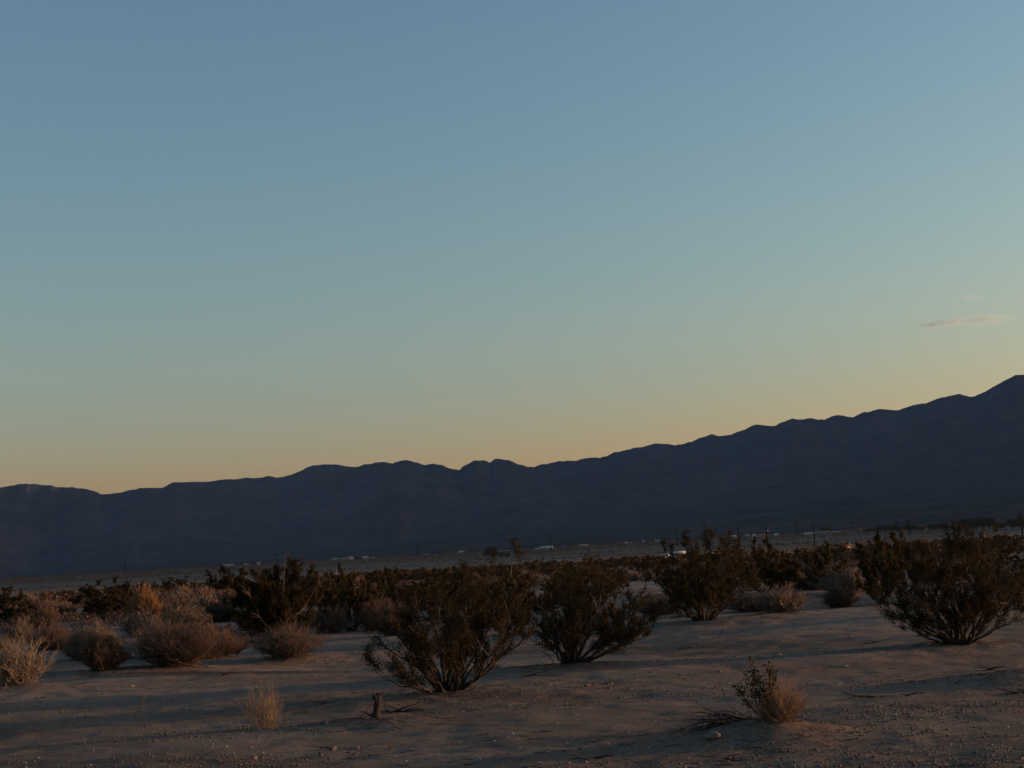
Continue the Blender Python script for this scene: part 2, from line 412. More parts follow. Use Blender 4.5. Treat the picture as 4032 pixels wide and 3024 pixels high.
def mountains():
    ra, re = [], []
    for (px, py) in RIDGE:
        r = ray(px, py); ra.append(math.degrees(math.atan2(r.x, r.y))); re.append(r.z / math.hypot(r.x, r.y))
    ra = np.array(ra); re = np.array(re)
    ra = np.concatenate([[-60, -40, -27], ra, [23, 27, 31, 36, 44, 52, 60, 68, 73, 76, 79]])
    re = np.concatenate([[0.03, 0.035, 0.042], re, [0.110, 0.105, 0.118, 0.125, 0.120, 0.115, 0.105, 0.095, 0.08, 0.03, -0.01]])  # unseen range right of view added, heights shaped to shade the fan
    az = np.concatenate([np.arange(-60, -24, 0.5), np.arange(-24, 24, 0.06), np.arange(24, 79.01, 0.4)])
    d = np.concatenate([np.linspace(2300, 6000, 50), np.linspace(6050, 10500, 160), np.linspace(10600, 14000, 26)])
    A, D = np.meshgrid(az, d)
    T = np.interp(A, ra, re) + 0.00022 * vn(A / .11, A * 0 + .5, 43) + 0.00012 * vn(A / .05, A * 0 + .5, 44)                       # skyline tangent
    X = D * np.sin(np.radians(A)); Y = D * np.cos(np.radians(A))
    # alluvial fan
    ft = np.interp(A, [-60, -20, -10, 20, 40, 70, 79], [0.004, 0.008, 0.013, 0.042, 0.05, 0.04, 0.0])
    s = np.clip((D - 2300) / 4300, 0, 1)
    fan = -12 + ft * 6600 * s ** 1.25 + 30 * s * 0
    fan = fan + 5 * s * vn(X / 260, Y / 900, 21) + 2 * s * vn(X / 90, Y / 300, 22)
    # ridged rock
    def rid(x, y, sd): return 1 - np.abs(vn(x, y, sd))
    wx = X + 350 * vn(X / 1500, Y / 1500, 30); wy = Y + 350 * vn(X / 1500, Y / 1500, 31)
    n = 0.50 * rid(wx / 1500, wy / 2600, 32) + 0.28 * rid(wx / 640, wy / 1000, 33) + 0.14 * rid(wx / 280, wy / 420, 34) + 0.08 * rid(wx / 120, wy / 180, 35)
    # a spur pattern that runs down from the crest
    crest_d = 9300 + 500 * vn(A / 5.0, A * 0 + 0.5, 40)
    foot_d = 6200 + 700 * vn(A / 2.3, A * 0 + 2.5, 41) + 280 * vn(A / 0.7, A * 0 + 1.5, 42)
    u = np.clip((D - foot_d) / (crest_d - foot_d), 0, 1)
    prof = u ** 1.25
    back = np.clip((D - crest_d - 1500) / 2600, 0, 1)  # hidden back slope held high to block low sun from the left slopes
    amp = (0.34 * u * (1 - u) * 4 * 0.85 + 0.10 * u)
    shape = prof * (1 - back ** 1.3) + amp * (n - 0.72)
    H = T * crest_d + EYE
    fc = -12 + ft * 6600
    Z = fan + np.where(u > 0, np.clip(shape, -0.02, None) * np.clip(H - fc, 10, None), 0)
    # fit the skyline: scale each column's rise so its highest angle is the one seen
    for it in range(9):
        ang = (Z - EYE) / D; mx = ang.max(0)
        k = (T[0] * 1.0 + 0.0) / np.maximum(mx, 1e-4)
        k = np.clip(k, 0.3, 3.0)
        if it < 3:          # the broad fit lifts the whole slope, the fine fit touches only the crest
            kw = np.hanning(75); kw /= kw.sum(); k = np.convolve(np.pad(k, 37, mode='edge'), kw, mode='valid'); wgt = np.clip(u * 1.6, 0, 1)
        else: wgt = smooth(0.55, 0.98, u)
        kk = k[None, :]
        Z = Z * (1 + (kk - 1) * wgt)
    V = np.stack([X.ravel(), Y.ravel(), Z.ravel()], 1)
    na, nr = len(az), len(d)
    i, j = np.meshgrid(np.arange(nr - 1), np.arange(na - 1), indexing='ij')
    q = np.stack([i * na + j, (i + 1) * na + j, (i + 1) * na + j + 1, i * na + j + 1], -1).reshape(-1, 4)[:, ::-1]
    return mesh_np('mountains', V, q, None, True)
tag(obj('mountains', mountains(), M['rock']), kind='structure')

# ------------------------------------------------------------------ plants
def leaf_quads(P, size, rng, aspect=0.6, up=None):
    """P: (n,3) leaf centres -> verts, quads"""
    n = len(P)
    a = rng.normal(size=(n, 3)); a /= np.linalg.norm(a, axis=1)[:, None]
    if up is not None: a = a + up; a /= np.linalg.norm(a, axis=1)[:, None]
    b = rng.normal(size=(n, 3)); b -= (b * a).sum(1)[:, None] * a; b /= np.linalg.norm(b, axis=1)[:, None]
    s = size * rng.uniform(0.6, 1.3, (n, 1))
    a = a * s * 0.5; b = b * s * 0.5 * aspect
    V = np.stack([P - a, P - b * 0.9 + a * 0.1, P + a, P + b * 0.9 + a * 0.1], 1).reshape(-1, 3)
    Q = np.arange(n * 4).reshape(-1, 4)
    return V, Q

def curve(p0, dir0, L, n, rnd, bend=0.25, upb=0.0):
    pts = [Vector(p0)]; d = Vector(dir0).normalized(); st = L / n
    for i in range(n):
        d = (d + Vector((rnd.uniform(-bend, bend), rnd.uniform(-bend, bend), rnd.uniform(-bend, bend) + upb))).normalized()
        pts.append(pts[-1] + d * st)
    return pts

def creosote_meshes(seed, H, W, nst, n_leaf, leaf, l2=6, l3=4, lean=(0, 0), tips=(), deadn=3, thin=1.0, spread=1.0):
    """returns meshes: branches, foliage, dead branches. tips: (dx, dy, height) tall leafy shoots"""
    rnd = random.Random(seed); rng = np.random.default_rng(seed)
    br = MB(); dead = MB(); LP = []; LW = []
    for i in range(nst):
        az = 2 * math.pi * (i + rnd.uniform(-.35, .35)) / nst
        tilt = rnd.random() ** 0.58
        rx = W / 2 * tilt * spread * rnd.uniform(.8, 1.08)
        hz = H * (1.0 - 0.70 * tilt ** 2.6) * rnd.uniform(.76, 1.0)
        ex = math.cos(az) * rx + lean[0]; ey = math.sin(az) * rx * 0.9 + lean[1]
        n = 8; pts = []
        jx = jy = 0
        b0 = Vector((math.cos(az) * 0.03 * W * rnd.random(), math.sin(az) * 0.03 * W * rnd.random(), -0.04))
        for k in range(n + 1):
            t = k / n
            jx += rnd.uniform(-1, 1) * 0.04 * H * (t > 0); jy += rnd.uniform(-1, 1) * 0.04 * H * (t > 0)
            pts.append(Vector((b0.x + ex * t ** 0.85 + jx, b0.y + ey * t ** 0.85 + jy, -0.04 + hz * t ** (1.12 + 0.25 * (tilt - .5) * (1 if i % 3 else -1)) + rnd.uniform(-1, 1) * 0.018 * H * (t > 0))))
        r0 = H * rnd.uniform(0.008, 0.018) * thin
        br.tube(pts, [r0 * (1 - 0.82 * k / n) for k in range(n + 1)], 5)
        for j in range(l2):
            t = 0.15 + 0.85 * (j + rnd.random()) / l2
            k = min(int(t * n), n - 1); p = pts[k].lerp(pts[k + 1], t * n - k)
            tg = (pts[k + 1] - pts[k]).normalized()
            dr = (tg * 0.9 + Vector((rnd.uniform(-1, 1), rnd.uniform(-1, 1), rnd.uniform(-.25, .9))) * 0.8).normalized()
            L = H * rnd.uniform(0.16, 0.36) * (1.1 - 0.4 * t)
            p2 = curve(p, dr, L, 4, rnd, 0.22, 0.06)
            br.tube(p2, [r0 * .38, r0 * .32, r0 * .26, r0 * .2, r0 * .12], 3)
            for q in range(l3):
                tt = 0.3 + 0.7 * (q + rnd.random()) / l3
                kk = min(int(tt * 4), 3); pp = p2[kk].lerp(p2[kk + 1], tt * 4 - kk)
                d3 = (dr * 0.8 + Vector((rnd.uniform(-1, 1), rnd.uniform(-1, 1), rnd.uniform(-.4, .8))) * 0.9).normalized()
                L3 = H * rnd.uniform(0.06, 0.15)
                p3 = curve(pp, d3, L3, 3, rnd, 0.25, 0.05)
                br.tube(p3, [r0 * .16, r0 * .13, r0 * .1, r0 * .06], 3)
                rr_ = math.hypot(pp.x, pp.y) / (W * .5); zf = max(0.0, min(1.0, (pp.z / H - 0.10 + 0.34 * rr_) / 0.30))
                wgt = (0.12 + zf) * rnd.choice((0.15, 0.6, 1.0, 1.6))
                LP.append([tuple(v) for v in p3]); LW.append(wgt)
    for (dx, dy, hh) in tips:
        base = Vector((dx * 0.55, dy * 0.55, hh * 0.35)); top = Vector((dx, dy, hh))
        pts = [base.lerp(top, k / 6) + Vector((rnd.uniform(-1, 1), rnd.uniform(-1, 1), 0)) * 0.018 * H for k in range(7)]
        br.tube(pts, [H * .006 * (1 - .6 * k / 6) for k in range(7)], 3)
        for q in range(9):
            t = 0.62 + 0.38 * (q / 8) ** .8
            k = min(int(t * 6), 5); p = pts[k].lerp(pts[k + 1], t * 6 - k)
            d3 = Vector((rnd.uniform(-1, 1), rnd.uniform(-1, 1), rnd.uniform(.1, 1.3))).normalized()
            p3 = curve(p, d3, H * rnd.uniform(.05, .10), 3, rnd, 0.2, 0.1)
            br.tube(p3, [.003 * H] * 2 + [.002 * H] * 2, 3)
            LP.append([tuple(v) for v in p3]); LW.append(rnd.uniform(.5, 1.3))
    n_leaf = int(n_leaf * 3.1)
    LP = np.array(LP); LW = np.array(LW); LW = LW / LW.sum()
    pick = rng.choice(len(LP), n_leaf, p=LW)
    t = rng.uniform(0.1, 3.0, n_leaf) ; k = np.minimum(t.astype(int), 2); f = (t - k)[:, None]
    P = LP[pick, k] * (1 - f) + LP[pick, k + 1] * f + rng.normal(size=(n_leaf, 3)) * (0.016 * H)
    P[:, 2] = np.maximum(P[:, 2], 0.03 * H)
    lv, lq = leaf_quads(P, leaf, rng)
    for i in range(deadn):
        az = rnd.uniform(0, 6.28); rr = W * rnd.uniform(.1, .5)
        p0 = (math.cos(az) * 0.12 * W, math.sin(az) * 0.12 * W, 0.12 * H * rnd.random())
        dr = Vector((math.cos(az) * rnd.uniform(.3, 1.2), math.sin(az) * rnd.uniform(.3, 1.2), rnd.uniform(.5, 1.4)))
        L = H * rnd.uniform(.6, 1.05)
        p = curve(p0, dr, L, 8, rnd, 0.2, 0.0)
        r0 = 0.006 * H
        dead.tube(p, [r0 * (1 - .8 * k / 8) for k in range(9)], 3)
        for q in range(4):
            k = rnd.randint(3, 7)
            p2 = curve(p[k], (p[k] - p[k - 1]).normalized() + Vector((rnd.uniform(-1, 1), rnd.uniform(-1, 1), rnd.uniform(-.3, .8))), L * .25, 3, rnd, .3)
            dead.tube(p2, [r0 * .45, r0 * .35, r0 * .25, r0 * .12], 3)
    return (br.mesh('branches'), mesh_np('foliage', lv, lq), dead.mesh('dead_twigs') if deadn else None)

def place_creosote(meshes, loc, rz, sc, label, group=None, name='creosote_bush', leafmat='creosote_leaf'):
    e = empty(name, loc, rz, label, 'bush', group); e.scale = sc
    obj('branches', meshes[0], M['creosote_bark'], e)
    obj('foliage', meshes[1], M[leafmat], e)
    if meshes[2] is not None: obj('dead_twigs', meshes[2], M['dead_wood'], e)
    return e

def brush_mesh(seed, H, W, n, r, fork=3, flat=1.0, curl=0.18, upb=0.10, jag=0.0, D=None):
    """rounded mass of fine twigs: burrobush, dried weeds, grass"""
    rnd = random.Random(seed); mb = MB(); D = D or W
    for i in range(n):
        az = rnd.uniform(0, 6.283); ti = rnd.random() ** 0.55
        bx = rnd.gauss(0, .10) * W; by = rnd.gauss(0, .10) * D
        lump = 1 + .34 * float(vn(math.cos(az) * 1.9 + seed, math.sin(az) * 1.9 + ti * 1.4, seed + 9)) + (.14 if rnd.random() < .08 else 0); top = H * (1 - 0.58 * ti ** 2.2) * rnd.uniform(.62, 1.0 + jag) * lump
        ex = math.cos(az) * ti * W / 2 * rnd.uniform(.78, 1.1) * lump; ey = math.sin(az) * ti * D / 2 * rnd.uniform(.78, 1.1) * lump
        pts = []; jx = jy = 0
        for k in range(5):
            t = k / 4
            jx += rnd.uniform(-1, 1) * curl * .1 * H; jy += rnd.uniform(-1, 1) * curl * .1 * H
            pts.append(Vector((bx * (1 - t) + ex * t ** .8 + jx * t, by * (1 - t) + ey * t ** .8 + jy * t, -0.02 + top * t ** (1 + upb))))
        mb.tube(pts, [r * 1.3, r * 1.15, r, r * .8, r * .4], 3)
        for f in range(fork):
            k = rnd.choice((1, 2, 2, 3, 3))
            d = (pts[k + 1] - pts[k]).normalized() + Vector((rnd.uniform(-1, 1), rnd.uniform(-1, 1), rnd.uniform(-.3, .9))) * .75
            L = H * rnd.uniform(.12, .30)
            p2 = curve(pts[k].lerp(pts[k + 1], rnd.random()), d, L, 2, rnd, .3, .1)
            mb.tube(p2, [r * .7, r * .6, r * .3], 3)
    return mb.mesh('twigs')

def bush_leaves(seed, H, W, n, leaf, D=None, low=0.0):
    rng = np.random.default_rng(seed); D = D or W
    a = rng.uniform(0, 6.283, n); t = rng.random(n) ** .45
    z = rng.uniform(low, 1, n) ** .8
    rr = np.sqrt(np.clip(1 - (z * .95) ** 2.4, 0, 1)) * (0.35 + 0.65 * t)
    lump = 1 + .16 * vn(a * 2.2, z * 5, seed)
    P = np.stack([np.cos(a) * rr * W / 2 * lump, np.sin(a) * rr * D / 2 * lump, z * H * lump + .03 * H], 1)
    v, q = leaf_quads(P, leaf, rng)
    return mesh_np('foliage', v, q)

def Z0(x, y): return (x, y, gz(x, y))
def size_px(px, x, y): return px * math.hypot(x, y) / F     # photograph pixels -> metres at that distance

# ---- foreground creosotes, each its own shape
x, y = HERO['A']
mA = creosote_meshes(131, 1.44, 2.5, 26, 17000, 0.023, 7, 5, (0.10, 0), deadn=3, thin=1.15)
place_creosote(mA, Z0(x, y), 0.3, (1, 1, 1), 'large dark creosote bush in the centre foreground with splayed trunks')
x, y = HERO['B']
mB = creosote_meshes(132, 1.33, 2.1, 24, 11000, 0.025, 6, 5, (0.38, 0.1), tips=((0.55, 0.1, 1.45),), deadn=7)
place_creosote(mB, Z0(x, y), 0.0, (1, 1, 1), 'dark creosote bush leaning right with pale bare twigs, just right of the central one')
x, y = HERO['D']
mD = creosote_meshes(133, 1.66, 2.8, 28, 16000, 0.034, 7, 5, (0.05, 0), tips=((-0.30, 0, 1.92), (0.20, 0, 2.02), (0.34, .1, 1.86), (.26, .1, 1.93), (0.72, 0, 1.88), (0.95, .1, 1.72), (-.62, 0, 1.66)), deadn=6)
place_creosote(mD, Z0(x, y), 0.0, (1, 1, 1), 'tall dark creosote bush with spiky leafy shoots, hiding the parked vehicles, right of centre')
x, y = HERO['E']
mE = creosote_meshes(134, 1.55, 2.5, 28, 17000, 0.026, 7, 5, (0.0, 0), tips=((0.10, 0, 1.80), (0.17, .1, 1.70), (0.28, 0, 1.66), (-.02, 0, 1.62), (.2, -.1, 1.58), (.33, .1, 1.55), (-.62, .1, 1.40), (-.70, .1, 1.45), (-.5, 0, 1.5)), deadn=5)
place_creosote(mE, Z0(x, y), 0.0, (1, 1, 1), 'broad dark creosote bush at the right edge, a leafy shoot rising above the far trees')
x, y = HERO['F']
mF = creosote_meshes(135, 1.84, 2.9, 36, 34000, 0.040, 7, 5, (0.15, 0), tips=((.50, 0, 1.98), (.62, .1, 1.88)), deadn=6)
place_creosote(mF, Z0(x, y), 0.0, (1, 1, 1), 'big dark creosote bush with pale slanting stems behind the tan left bushes')

# ---- second row creosotes placed one by one (photograph pixels of base, width, height, label)
VAR = [creosote_meshes(200 + i, 1.4, 2.0 + .2 * (i % 3), 16, 5200, 0.052, 5, 4, deadn=1, thin=1.1,
                       tips=((.25, 0, 1.5),) if i % 3 == 0 else ()) for i in range(6)]
ROW2 = [
    (1385, 2482, 290, 225, 'rounded dark creosote bush between the big left bush and the central one'),
    (1560, 2440, 300, 190, 'dark creosote bush directly behind the left half of the central bush'),
    (1770, 2420, 300, 185, 'dark creosote bush hidden behind the middle of the central bush'),
    (2035, 2500, 330, 235, 'reddish brown creosote bush filling the gap between the two central foreground bushes'),
    (2420, 2560, 250, 200, 'low creosote bush growing into the right side of the leaning bush'),
    (2290, 2400, 270, 170, 'dark creosote bush behind the pale twigs of the leaning bush'),
    (3473, 2376, 270, 240, 'dark creosote bush with bare low twigs just behind left of the right-edge bush'),
    (3560, 2330, 260, 215, 'creosote bush with a flat-topped leafy shoot, behind left of the right-edge bush'),
    (3100, 2345, 250, 175, 'creosote bush touching the right flank of the spiky one'),
    (3260, 2325, 260, 165, 'creosote bush in the right scrub, left of the pale bush by the sand gap'),
    (3010, 2330, 240, 190, 'creosote bush half behind the spiky one on its right'),
    (420, 2440, 300, 150, 'wide dark creosote bush behind the golden grass on the left'),
    (540, 2430, 200, 120, 'small dark creosote bush left of the golden grass clump'),
    (40, 2470, 240, 140, 'brownish creosote bush cut by the left edge of the picture'),
    (700, 2330, 170, 60, 'low dark bush alone on the sand beyond the golden grass'),
    (4010, 2400, 260, 120, 'creosote bush at the far right edge behind the broad one'),
    (3900, 2330, 280, 105, 'creosote bush behind the broad right-edge one, below the small shed'),
    (1250, 2420, 250, 160, 'creosote bush behind the right side of the big left bush'),
    (900, 2350, 220, 110, 'creosote bush behind the left side of the big left bush'),
]
occupied = [(HERO[k][0], HERO[k][1], 1.2) for k in HERO]
for i, (px, py, pw, ph, lab) in enumerate(ROW2):
    x, y = at(px, py)
    W = size_px(pw, x, y); H = size_px(ph, x, y)
    place_creosote(VAR[i % 6], Z0(x, y), random.uniform(0, 6.28), (W / 2.1, W / 2.1, H / 1.42), lab)
    occupied.append((x, y, W * .45))

# the tall bare stem with a leafy head that pokes over the plain, right of the central bush
x, y = at(2050, 2470)
e = empty('bare_stem_bush', Z0(x, y), 0, 'tall bare pale stem with one leafy head rising from the scrub against the plain', 'bush')
d = math.hypot(x, y); rnd = random.Random(5); mb = MB()
def dz(px, py):   # offset seen at this pixel at this plant's distance
    r = ray(px, py); k = d / math.hypot(r.x, r.y); return (r.x * k - x, 0, EYE + r.z * k - gz(x, y))
pp = [(0, 0, 0), dz(2032, 2420), dz(2012, 2380), dz(2000, 2340), dz(2010, 2290), dz(2014, 2230), dz(2026, 2190), dz(2036, 2160), dz(2030, 2125)]
mb.tube(pp, [.016, .015, .013, .012, .010, .009, .008, .006, .004], 4); mb.build('stem', M['dead_wood'], e)
rng = np.random.default_rng(8); cen = np.array([dz(2024, 2135), dz(2032, 2152), dz(2040, 2168), dz(2046, 2182), dz(2040, 2200), dz(2052, 2205), dz(2022, 2126)])
P = cen[rng.choice(len(cen), 420, p=[.2, .2, .2, .17, .07, .06, .10])] + rng.normal(size=(420, 3)) * [.05, .05, .06]
v, q = leaf_quads(P, .045, rng); obj('foliage', mesh_np('foliage', v, q), M['creosote_leaf'], e)
tw = MB()
for k in range(14):
    c = Vector(cen[rnd.randrange(len(cen))]); p3 = curve(Vector(pp[6 + rnd.randrange(3)]), c - Vector(pp[5]), .18, 3, rnd, .3); tw.tube(p3, [.004, .003, .003, .002], 3)
tw.build('twigs', M['creosote_bark'], e)

# ---- tan, brown and grey bushes of the foreground and left side
BV = {}
BV['tan'] = [(brush_mesh(300 + i, .8, 1.2, 620, .0038, 6, curl=.4, jag=.08), None) for i in range(2)]
BV['tanfar'] = [(brush_mesh(310 + i, .8, 1.25, 330, .0075, 5, curl=.4, jag=.06), None) for i in range(3)]
def place_brush(key_mesh, leaves, x, y, W, H, lab, mat='tan_twig', lmat='grey_leaf', name='desert_bush', group=None, base=(1.2, .8), rz=None, cat='bush'):
    e = empty(name, Z0(x, y), random.uniform(0, 6.28) if rz is None else rz, lab, cat, group)
    e.scale = (W / base[0], W / base[0], .9 * H / base[1])
    obj('twigs', key_mesh, None, e)
    if not key_mesh.materials: key_mesh.materials.append(M[mat])
    if leaves is not None: obj('foliage', leaves, M[lmat], e)
    occupied.append((x, y, W * .45))
    return e
def coloured(me, mat):
    m = me.copy(); m.materials.clear(); m.materials.append(M[mat]); return m
lv1 = bush_leaves(401, .8, 1.2, 2600, .022); lvf = bush_leaves(402, .8, 1.25, 1300, .045)
bt0, bt1 = BV['tan'][0][0], BV['tan'][1][0]
T0, T1 = coloured(bt0, 'tan_twig'), coloured(bt1, 'tan_twig'); B0, B1 = coloured(bt0, 'brown_twig'), coloured(bt1, 'brown_twig')
TF = [coloured(m[0], 'tan_twig') for m in BV['tanfar']]; BF = [coloured(m[0], 'brown_twig') for m in BV['tanfar']]
# pale coarse-twigged bush in the left corner
x, y = HERO['ba']
coarse = brush_mesh(320, .80, 1.15, 190, .0055, 5, curl=1.1, jag=.2); coarse.materials.append(M['bare_twig'])
place_brush(coarse, bush_leaves(403, .42, 1.15, 1800, .026), x, y, 1.15, .76, 'pale coarse-twigged bush at the left edge, brightest of the left foreground', base=(1.15, .8))
place_brush(T1, None, *at(-10, 2650), .8, .7, 'grey bush cut by the left edge beside the pale coarse one')
x, y = HERO['bb']
e = place_brush(B0, bush_leaves(404, .76, 1.04, 9000, .024, low=.30), x, y, .82, .62, 'small dark green bush standing on a short trunk, left foreground', base=(1.05, .8))
tk = MB(); tk.tube([(0, 0, -.05), (.01, 0, .1), (-.01, .01, .3)], [.04, .03, .02], 5); tk.build('trunk', M['creosote_bark'], e)
place_brush(T0, lv1, *at(385, 2585), 1.25, .80, 'rounded pale tan bush behind the small green one on a short trunk')
place_brush(T1, lv1, *at(330, 2600), .95, .62, 'grey green bush tucked at the left foot of the rounded tan one')
x, y = HERO['bc']
place_brush(B1, lv1, x, y, 1.55, .74, 'widest reddish tan bush of the left foreground', base=(1.2, .8))
place_brush(T1, None, *at(640, 2585), 1.3, .78, 'pale top bush behind the widest reddish one')
place_brush(B0, None, *at(840, 2590), 1.25, .66, 'low reddish bush trailing right of the widest one')
place_brush(B1, None, *at(900, 2575), .9, .45, 'lowest reddish bush at the right end of the left clump')
x, y = HERO['bd']
place_brush(T0, lv1, x, y, 1.36, .64, 'domed tan bush alone on orange sand in front of the big left creosote')
place_brush(TF[0], None, *at(1300, 2492), 1.30, .80, 'pale domed bush at the right foot of the big left creosote', base=(1.25, .8))
place_brush(B0, lv1, *at(210, 2560), 1.35, .80, 'brown bush behind the pale coarse one on the left')
place_brush(TF[1], None, *at(75, 2530), 1.2, .80, 'tan bush near the left edge, above the pale coarse one', base=(1.25, .8))
place_brush(BF[2], lvf, *at(150, 2480), 1.5, .75, 'brown bush second from the left edge in the back row', base=(1.25, .8))
place_brush(TF[2], lvf, *at(560, 2500), 1.5, .72, 'tan grey bush at the foot of the golden grass', base=(1.25, .8))
place_brush(TF[0], lvf, *at(720, 2470), 1.9, .85, 'grey bush right of the golden grass', base=(1.25, .8))
place_brush(BF[1], lvf, *at(860, 2450), 1.9, .80, 'brown bush at the left foot of the big left creosote', base=(1.25, .8))
place_brush(BF[0], None, *at(1500, 2478), 1.6, .90, 'purple brown bare bush left of the central creosote', base=(1.25, .8))
place_brush(BF[2], None, *at(1560, 2500), 1.2, .75, 'low purple grey bush touching the central creosote on its left', base=(1.25, .8))
x, y = HERO['br']
place_brush(TF[1], None, x, y, 1.45, .62, 'pale domed bush on the sand right of the spiky creosote', base=(1.25, .8))
place_brush(BF[0], None, *at(2960, 2408), 1.6, .5, 'low brown bush between the spiky creosote and the pale dome', base=(1.25, .8))
place_brush(TF[2], None, *at(3330, 2345), 1.6, .75, 'pale bush standing in the sand gap of the right scrub', base=(1.25, .8))
place_brush(BF[1], lvf, *at(3310, 2392), 1.0, .5, 'small brown bush in front of the pale one in the right sand gap', base=(1.25, .8))
place_brush(BF[2], None, *at(3210, 2322), 1.2, .45, 'low reddish bush left of the right sand gap', base=(1.25, .8))
place_brush(TF[0], lvf, *at(2600, 2420), 1.6, .6, 'grey bush at the left foot of the spiky creosote', base=(1.25, .8))

# golden grass clump
x, y = at(572, 2452)
gg = brush_mesh(336, 1.0, .85, 900, .0075, 1, curl=.12, upb=-.15, jag=.04); gg.materials.append(M['gold_grass'])
e = empty('grass_clump', Z0(x, y), 0, 'tall golden orange grass clump on the left', 'grass clump'); s = size_px(135, x, y)
e.scale = (s / .85, s / .85, size_px(122, x, y) / 1.0); obj('blades', gg, None, e); occupied.append((x, y, .6))
x, y = at(735, 2370)
e = empty('grass_clump', Z0(x, y), 1, 'small golden grass clump in the distance right of the tall one', 'grass clump'); e.scale = (.7, .7, .8); obj('blades', gg, None, e)

# pale dry weed, foreground left
x, y = at(1050, 2872)
wd = brush_mesh(331, .44, .52, 120, .0015, 6, curl=1.1, jag=.2); wd.materials.append(M['pale_grass'])
e = empty('dry_weed', Z0(x, y), 0, 'pale wispy dry weed standing alone on the left foreground sand', 'weed'); obj('twigs', wd, None, e)
e.scale = (.95, .95, .98)

# mound plant with leafy green shoots, foreground right
x, y = HERO['bm']
e = empty('mound_bush', Z0(x, y), 0, 'reddish dry bush with two green leafy shoots on a small mound, right foreground', 'bush')
mb1 = brush_mesh(340, .30, .50, 300, .0018, 6, curl=1.0, jag=.25); mb1.materials.append(M['sunlit_twig'])
o = obj('dry_twigs', mb1, None, e); o.location = (.11, 0, 0)
rnd = random.Random(9); rng = np.random.default_rng(9); st = MB(); P = []
for (dx, hh, ww) in ((-.10, .52, .05), (-.06, .44, .05), (-.13, .38, .05), (.07, .47, .05), (.10, .42, .04), (-.22, .30, .04), (-.02, .34, .05)):
    pts = [Vector((dx * t ** .7, rnd.uniform(-.02, .02), hh * t)) for t in (0, .2, .4, .6, .8, 1)]
    st.tube(pts, [.006, .005, .005, .004, .003, .002], 3)
    for q in range(130):
        t = rnd.uniform(.42, 1.0); k = min(int(t * 5), 4); p = pts[k].lerp(pts[k + 1], t * 5 - k)
        P.append((p.x + rnd.gauss(0, ww * .55), p.y + rnd.gauss(0, ww * .55), p.z + rnd.gauss(0, .012)))
st.build('stems', M['creosote_bark'], e)
v, q = leaf_quads(np.array(P), .029, rng, .55); obj('foliage', mesh_np('foliage', v, q), M['creosote_leaf'], e)
# exposed dead roots to the left of the mound
x, y = at(2860, 2858)
rt = MB(); rnd = random.Random(12)
g0 = gz(x, y)
e = empty('dead_roots', (x, y, g0), 0, 'grey tangle of dead roots and twigs on the sand left of the small mound', 'dead wood')
for i in range(64):
    st0 = Vector((rnd.uniform(-.05, .42), rnd.uniform(-.12, .10), .02))
    a = rnd.uniform(-.65, .65) + math.pi; L = rnd.uniform(.25, .62)
    pts = [st0]; dr = Vector((math.cos(a), math.sin(a) * .6, rnd.uniform(.1, .55)))
    for k in range(6):
        dr = (dr + Vector((rnd.uniform(-.3, .3), rnd.uniform(-.3, .3), rnd.uniform(-.30, .12)))).normalized()
        p = pts[-1] + dr * L / 6; p.z = max(p.z, gz(x + p.x, y + p.y) - g0 + .004); pts.append(p)
    r0 = rnd.choice((.003, .004, .005, .009))
    rt.tube(pts, [r0 * (1 - .75 * k / 6) for k in range(7)], 4)
for i in range(5):
    pts = []; xx = .66; yy = -.05 - .03 * i
    for k in range(9):
        t = k / 8; X_ = .62 - (.95 - .12 * i) * t; Y_ = yy - .14 * t * (i % 3) + .03 * math.sin(6 * t + i)
        pts.append((X_, Y_, gz(x + X_, y + Y_) - g0 + .012 + .03 * math.sin(math.pi * t)))
    rt.tube(pts, [.017 - .0018 * k for k in range(9)], 5)
rt.build('roots', M['root_wood'], e, smooth_sh=True)

# stump with broken top and driftwood beside it
x, y = HERO['st']
e = empty('stump', Z0(x, y), 0, 'upright broken stump with a splintered top, left of the central creosote', 'stump')
rnd = random.Random(3); V = []; Q = []; ns = 9
prof = [(-.05, .062), (.0, .056), (.03, .044), (.07, .038), (.12, .034), (.17, .037), (.22, .040), (.26, .036), (.29, .028)]
rad = [1 + .22 * math.sin(3 * k * 2 * math.pi / ns + 1) * rnd.random() + rnd.uniform(-.1, .1) for k in range(ns)]
for i, (z, r) in enumerate(prof):
    for k in range(ns):
        a = 2 * math.pi * k / ns
        zz = z + (rnd.uniform(-.01, .075) if i == len(prof) - 1 else 0)
        rj = rnd.uniform(.86, 1.14); V.append((math.cos(a) * r * rad[k] * rj + .16 * z, math.sin(a) * r * rad[k] * rj, zz))
for i in range(len(prof) - 1):
    for k in range(ns): Q.append((i * ns + k, i * ns + (k + 1) % ns, (i + 1) * ns + (k + 1) % ns, (i + 1) * ns + k))
c = len(V); V.append((.03, 0, .25)); n6 = (len(prof) - 1) * ns
obj('trunk', mesh_np('trunk', V, Q, [(n6 + k, n6 + (k + 1) % ns, c) for k in range(ns)]), M['stump_wood'], e)
sp = MB(); sp.tube([(.05, 0, .27), (.075, .0, .34), (.115, 0, .37)], [.014, .008, .001], 4); sp.tube([(.0, .02, .26), (-.015, .02, .36)], [.016, .001], 4); sp.tube([(.02, -.03, .2), (.03, -.045, .31), (.0, -.05, .38)], [.013, .008, .001], 4); sp.tube([(-.02, -.03, .02), (-.09, -.05, .10), (-.15, -.05, .12)], [.014, .009, .002], 4)
sp.build('splinter', M['stump_wood'], e); e.scale = (1.05, 1.05, .74); e.rotation_euler = (0, -.03, 0)

